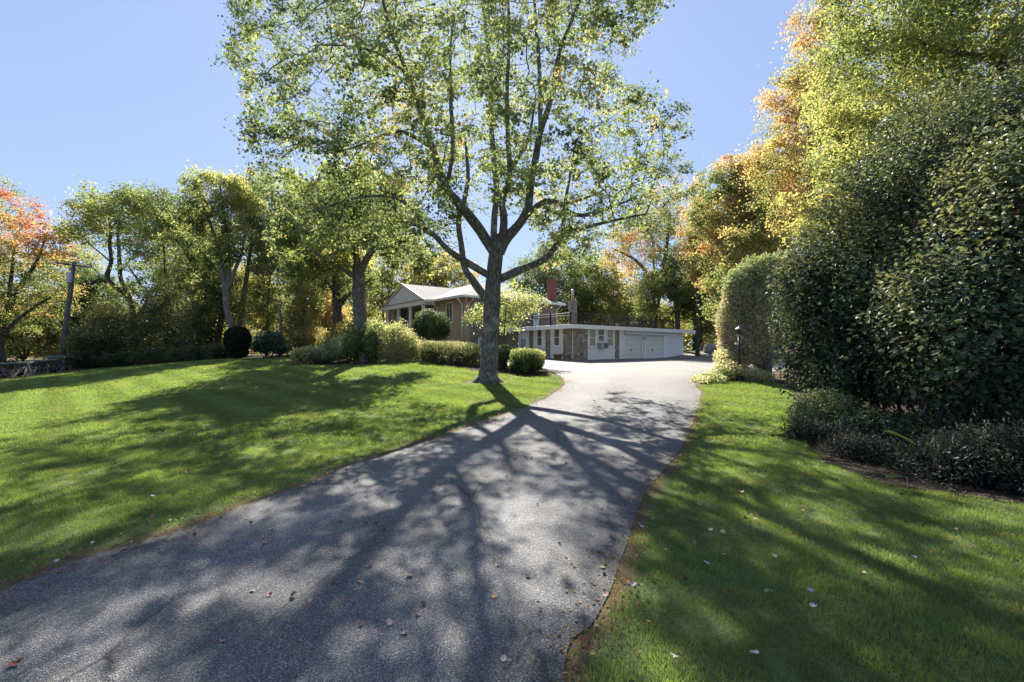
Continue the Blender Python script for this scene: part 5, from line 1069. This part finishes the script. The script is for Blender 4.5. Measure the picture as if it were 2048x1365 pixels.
# crumbs of broken leaf and grit along the drive edges and under the maple
q_ = []
for L_, m_ in ((DL, 900), (DR[:-16], 700)):
    i_ = rng.integers(4, len(L_) - 1, m_); q_.append(L_[i_] + (L_[np.minimum(i_ + 1, len(L_) - 1)] - L_[i_]) * rng.random((m_, 1)) + rng.normal(0, .16, (m_, 2)))
q_.append(np.c_[rng.normal(0, 3.2, 700), rng.uniform(5, 22, 700)]); q_ = np.vstack(q_); q_ = q_[q_[:, 1] > .8]
z_ = gz(q_[:, 0], q_[:, 1]) + np.where(inside(q_[:, 0], q_[:, 1], DRIVE), .01, .03); n_ = len(q_)
tag(link('leaf_litter', leaves_mesh('leaf_litter', np.c_[q_, z_], unit(rng.normal(size=(n_, 3)) * .35 + [0, 0, 1]), unit(rng.normal(size=(n_, 3))), rng.uniform(.012, .04, n_), palette([(.1, .06, .035), (.22, .14, .08), (.36, .27, .18), (.25, .09, .05)], rng.random(n_)), 'kite'), M['leaf']), 'crumbs of dry leaf along the drive edges', None, None, 'stuff')
# fallen leaves
def fallen(kind, curl, seed):
    r = random.Random(seed)
    if kind == 'star': ang = [0, .32, .62, .95, 1.3, 1.7, 2.2, 2.75]; rad = [1, .5, .95, .45, .82, .35, .5, .15]
    elif kind == 'maple': ang = [0, .3, .7, 1.0, 1.4, 1.9, 2.5, 2.9]; rad = [1, .62, .9, .6, .75, .45, .5, .2]
    else: ang = [0, .4, .8, 1.2, 1.7, 2.2, 2.7, 3.0]; rad = [1, .86, .72, .64, .6, .6, .55, .4]
    pol = [(a, q) for a, q in zip(ang, rad)] + [(-a, q) for a, q in zip(ang[::-1], rad[::-1]) if a > 0]
    V = [(0, 0, 0)]; n = len(pol)
    for k in (.5, 1.0):
        for a, q in pol:
            x, y = q * k * math.sin(a), q * k * math.cos(a); V.append((x * .05, y * .05, (curl * (x * x + .4 * y * y) + r.uniform(-.12, .12) * k) * .05))
    V = np.array(V); V[:, 2] -= V[:, 2].min() - .004
    Fc = [np.array([(0, 1 + i, 1 + (i + 1) % n) for i in range(n)]), np.array([(1 + i, 1 + n + i, 1 + n + (i + 1) % n, 1 + (i + 1) % n) for i in range(n)])]
    return V, Fc
FC = {'cream': (.5, .42, .33), 'tan': (.38, .25, .13), 'grey': (.3, .28, .32), 'red': (.26, .07, .04), 'brown': (.15, .075, .04), 'yellow': (.5, .36, .06), 'pink': (.42, .26, .2)}
FM = {}
for cn, c in FC.items():
    t = NT('fallen_leaf_' + cn); n = t.noise(t.coord('Object'), 60, 3); b = t.bsdf(t.mix(n, tuple(v * .75 for v in c), tuple(min(1, v * 1.15) for v in c)), .7, spec=.25); FM[cn] = t.m
FME = {}
def leafobj(kind, cn, curl, x, y, sc, lbl, z=None):
    key = (kind, cn, curl)
    if key not in FME: V, Fc = fallen(kind, curl, len(FME) + 3); FME[key] = np_mesh('fallen_leaf', V, Fc, True); FME[key].materials.append(FM[cn])
    o_ = bpy.data.objects.new('fallen_leaf', FME[key]); COL.objects.link(o_); on = bool(inside(np.array([x]), np.array([y]), DRIVE)[0])
    o_.location = (x, y, float(gz(x, y)) + (.006 if on else .038)); o_.rotation_euler = (rng.uniform(-.3, .3), rng.uniform(-.3, .3), rng.uniform(0, 6.28)); o_.scale = (sc * .66,) * 3
    tag(o_, lbl, 'leaf', 'fallen leaves on the drive and lawn'); return on
for px_, py_, kd, cn, cu, sc, lb in [(1349, 1328, 'star', 'cream', .3, 1.15, 'pale star shaped fallen leaf nearest the camera on the right lawn'), (1509, 1323, 'round', 'cream', .5, 1.1, 'round cream fallen leaf lying on the right lawn'), (1536, 1199, 'round', 'tan', 1.4, 1.15, 'curled tan fallen leaf standing up in the grass'),
        (1629, 1224, 'maple', 'grey', .5, 1.05, 'bluish grey fallen leaf on the right lawn'), (1373, 1172, 'maple', 'brown', 1.5, 1.1, 'curled dark brown fallen leaf near the drive edge'), (1509, 1046, 'star', 'cream', .4, 1.1, 'cream pointed fallen leaf on the middle right lawn'), (1604, 1028, 'maple', 'tan', .8, 1.1, 'tan fallen leaf with upturned rim on the right lawn'),
        (1484, 991, 'maple', 'pink', .8, 1.0, 'pinkish fallen leaf in the sunny strip of the right lawn'), (1167, 1297, 'maple', 'red', .8, .9, 'red brown fallen leaf on the right edge of the drive'), (1184, 1322, 'star', 'yellow', .3, .8, 'small yellow fallen leaf at the edge of the drive'), (32, 1331, 'maple', 'red', 1.2, 1.2, 'rust red fallen leaf at the near left of the drive'), (810, 1268, 'maple', 'pink', .5, .9, 'pinkish fallen leaf on the near middle of the drive')]:
    x, y = G(px_, py_); leafobj(kd, cn, cu, x, y, sc, lb)
SH = {'cream': 'cream', 'tan': 'tan', 'grey': 'grey', 'red': 'red brown', 'brown': 'dark brown', 'pink': 'pinkish'}
pts = [(1265, 1183), (1270, 1188), (1257, 1178), (1425, 985), (1391, 978), (1400, 1018), (1423, 1070), (1445, 1074), (1465, 1110), (1390, 1098), (1150, 1312), (720, 1168), (585, 1195), (540, 1194), (740, 1134), (997, 1133), (686, 1021), (575, 990), (220, 978), (215, 995), (960, 1050), (1247, 1075), (1055, 1155), (680, 1045), (820, 1155), (1622, 1195), (1664, 1182), (1480, 1395), (1330, 1245), (1120, 1090), (1180, 985)]
pts += [(rng.uniform(0, 900), rng.uniform(790, 1010)) for _ in range(40)] + [(rng.uniform(1400, 2000), rng.uniform(800, 1200)) for _ in range(46)] + [(rng.uniform(950, 1390), rng.uniform(760, 960)) for _ in range(50)] + [(rng.uniform(300, 1100), rng.uniform(960, 1300)) for _ in range(26)]
for L_ in (DL, DR):
    for _ in range(26):
        q_ = L_[rng.integers(6, int(len(L_) * .72))] + rng.normal(0, .12, 2); pts.append((CX + q_[0] / q_[1] * F, HY + (EYE - float(gz(*q_))) / q_[1] * F))
for i, (px_, py_) in enumerate(pts):
    x, y = G(px_, py_)
    if not (inside(np.array([x]), np.array([y]), DRIVE)[0] or inside(np.array([x]), np.array([y]), LAWN)[0] or inside(np.array([x]), np.array([y]), LAWN_R)[0]): continue
    cn = random.choice(['cream', 'tan', 'grey', 'brown', 'pink', 'brown', 'red']); on = bool(inside(np.array([x]), np.array([y]), DRIVE)[0])
    if y > 9 and not on and cn in ('red', 'brown'): cn = 'tan'
    leafobj(random.choice(['maple', 'round', 'star']), cn, random.choice([.4, .9, 1.5]), x, y, rng.uniform(.6, 1.05), 'small %s fallen leaf lying on the %s' % (SH[cn], 'asphalt drive' if on else 'mown grass'))
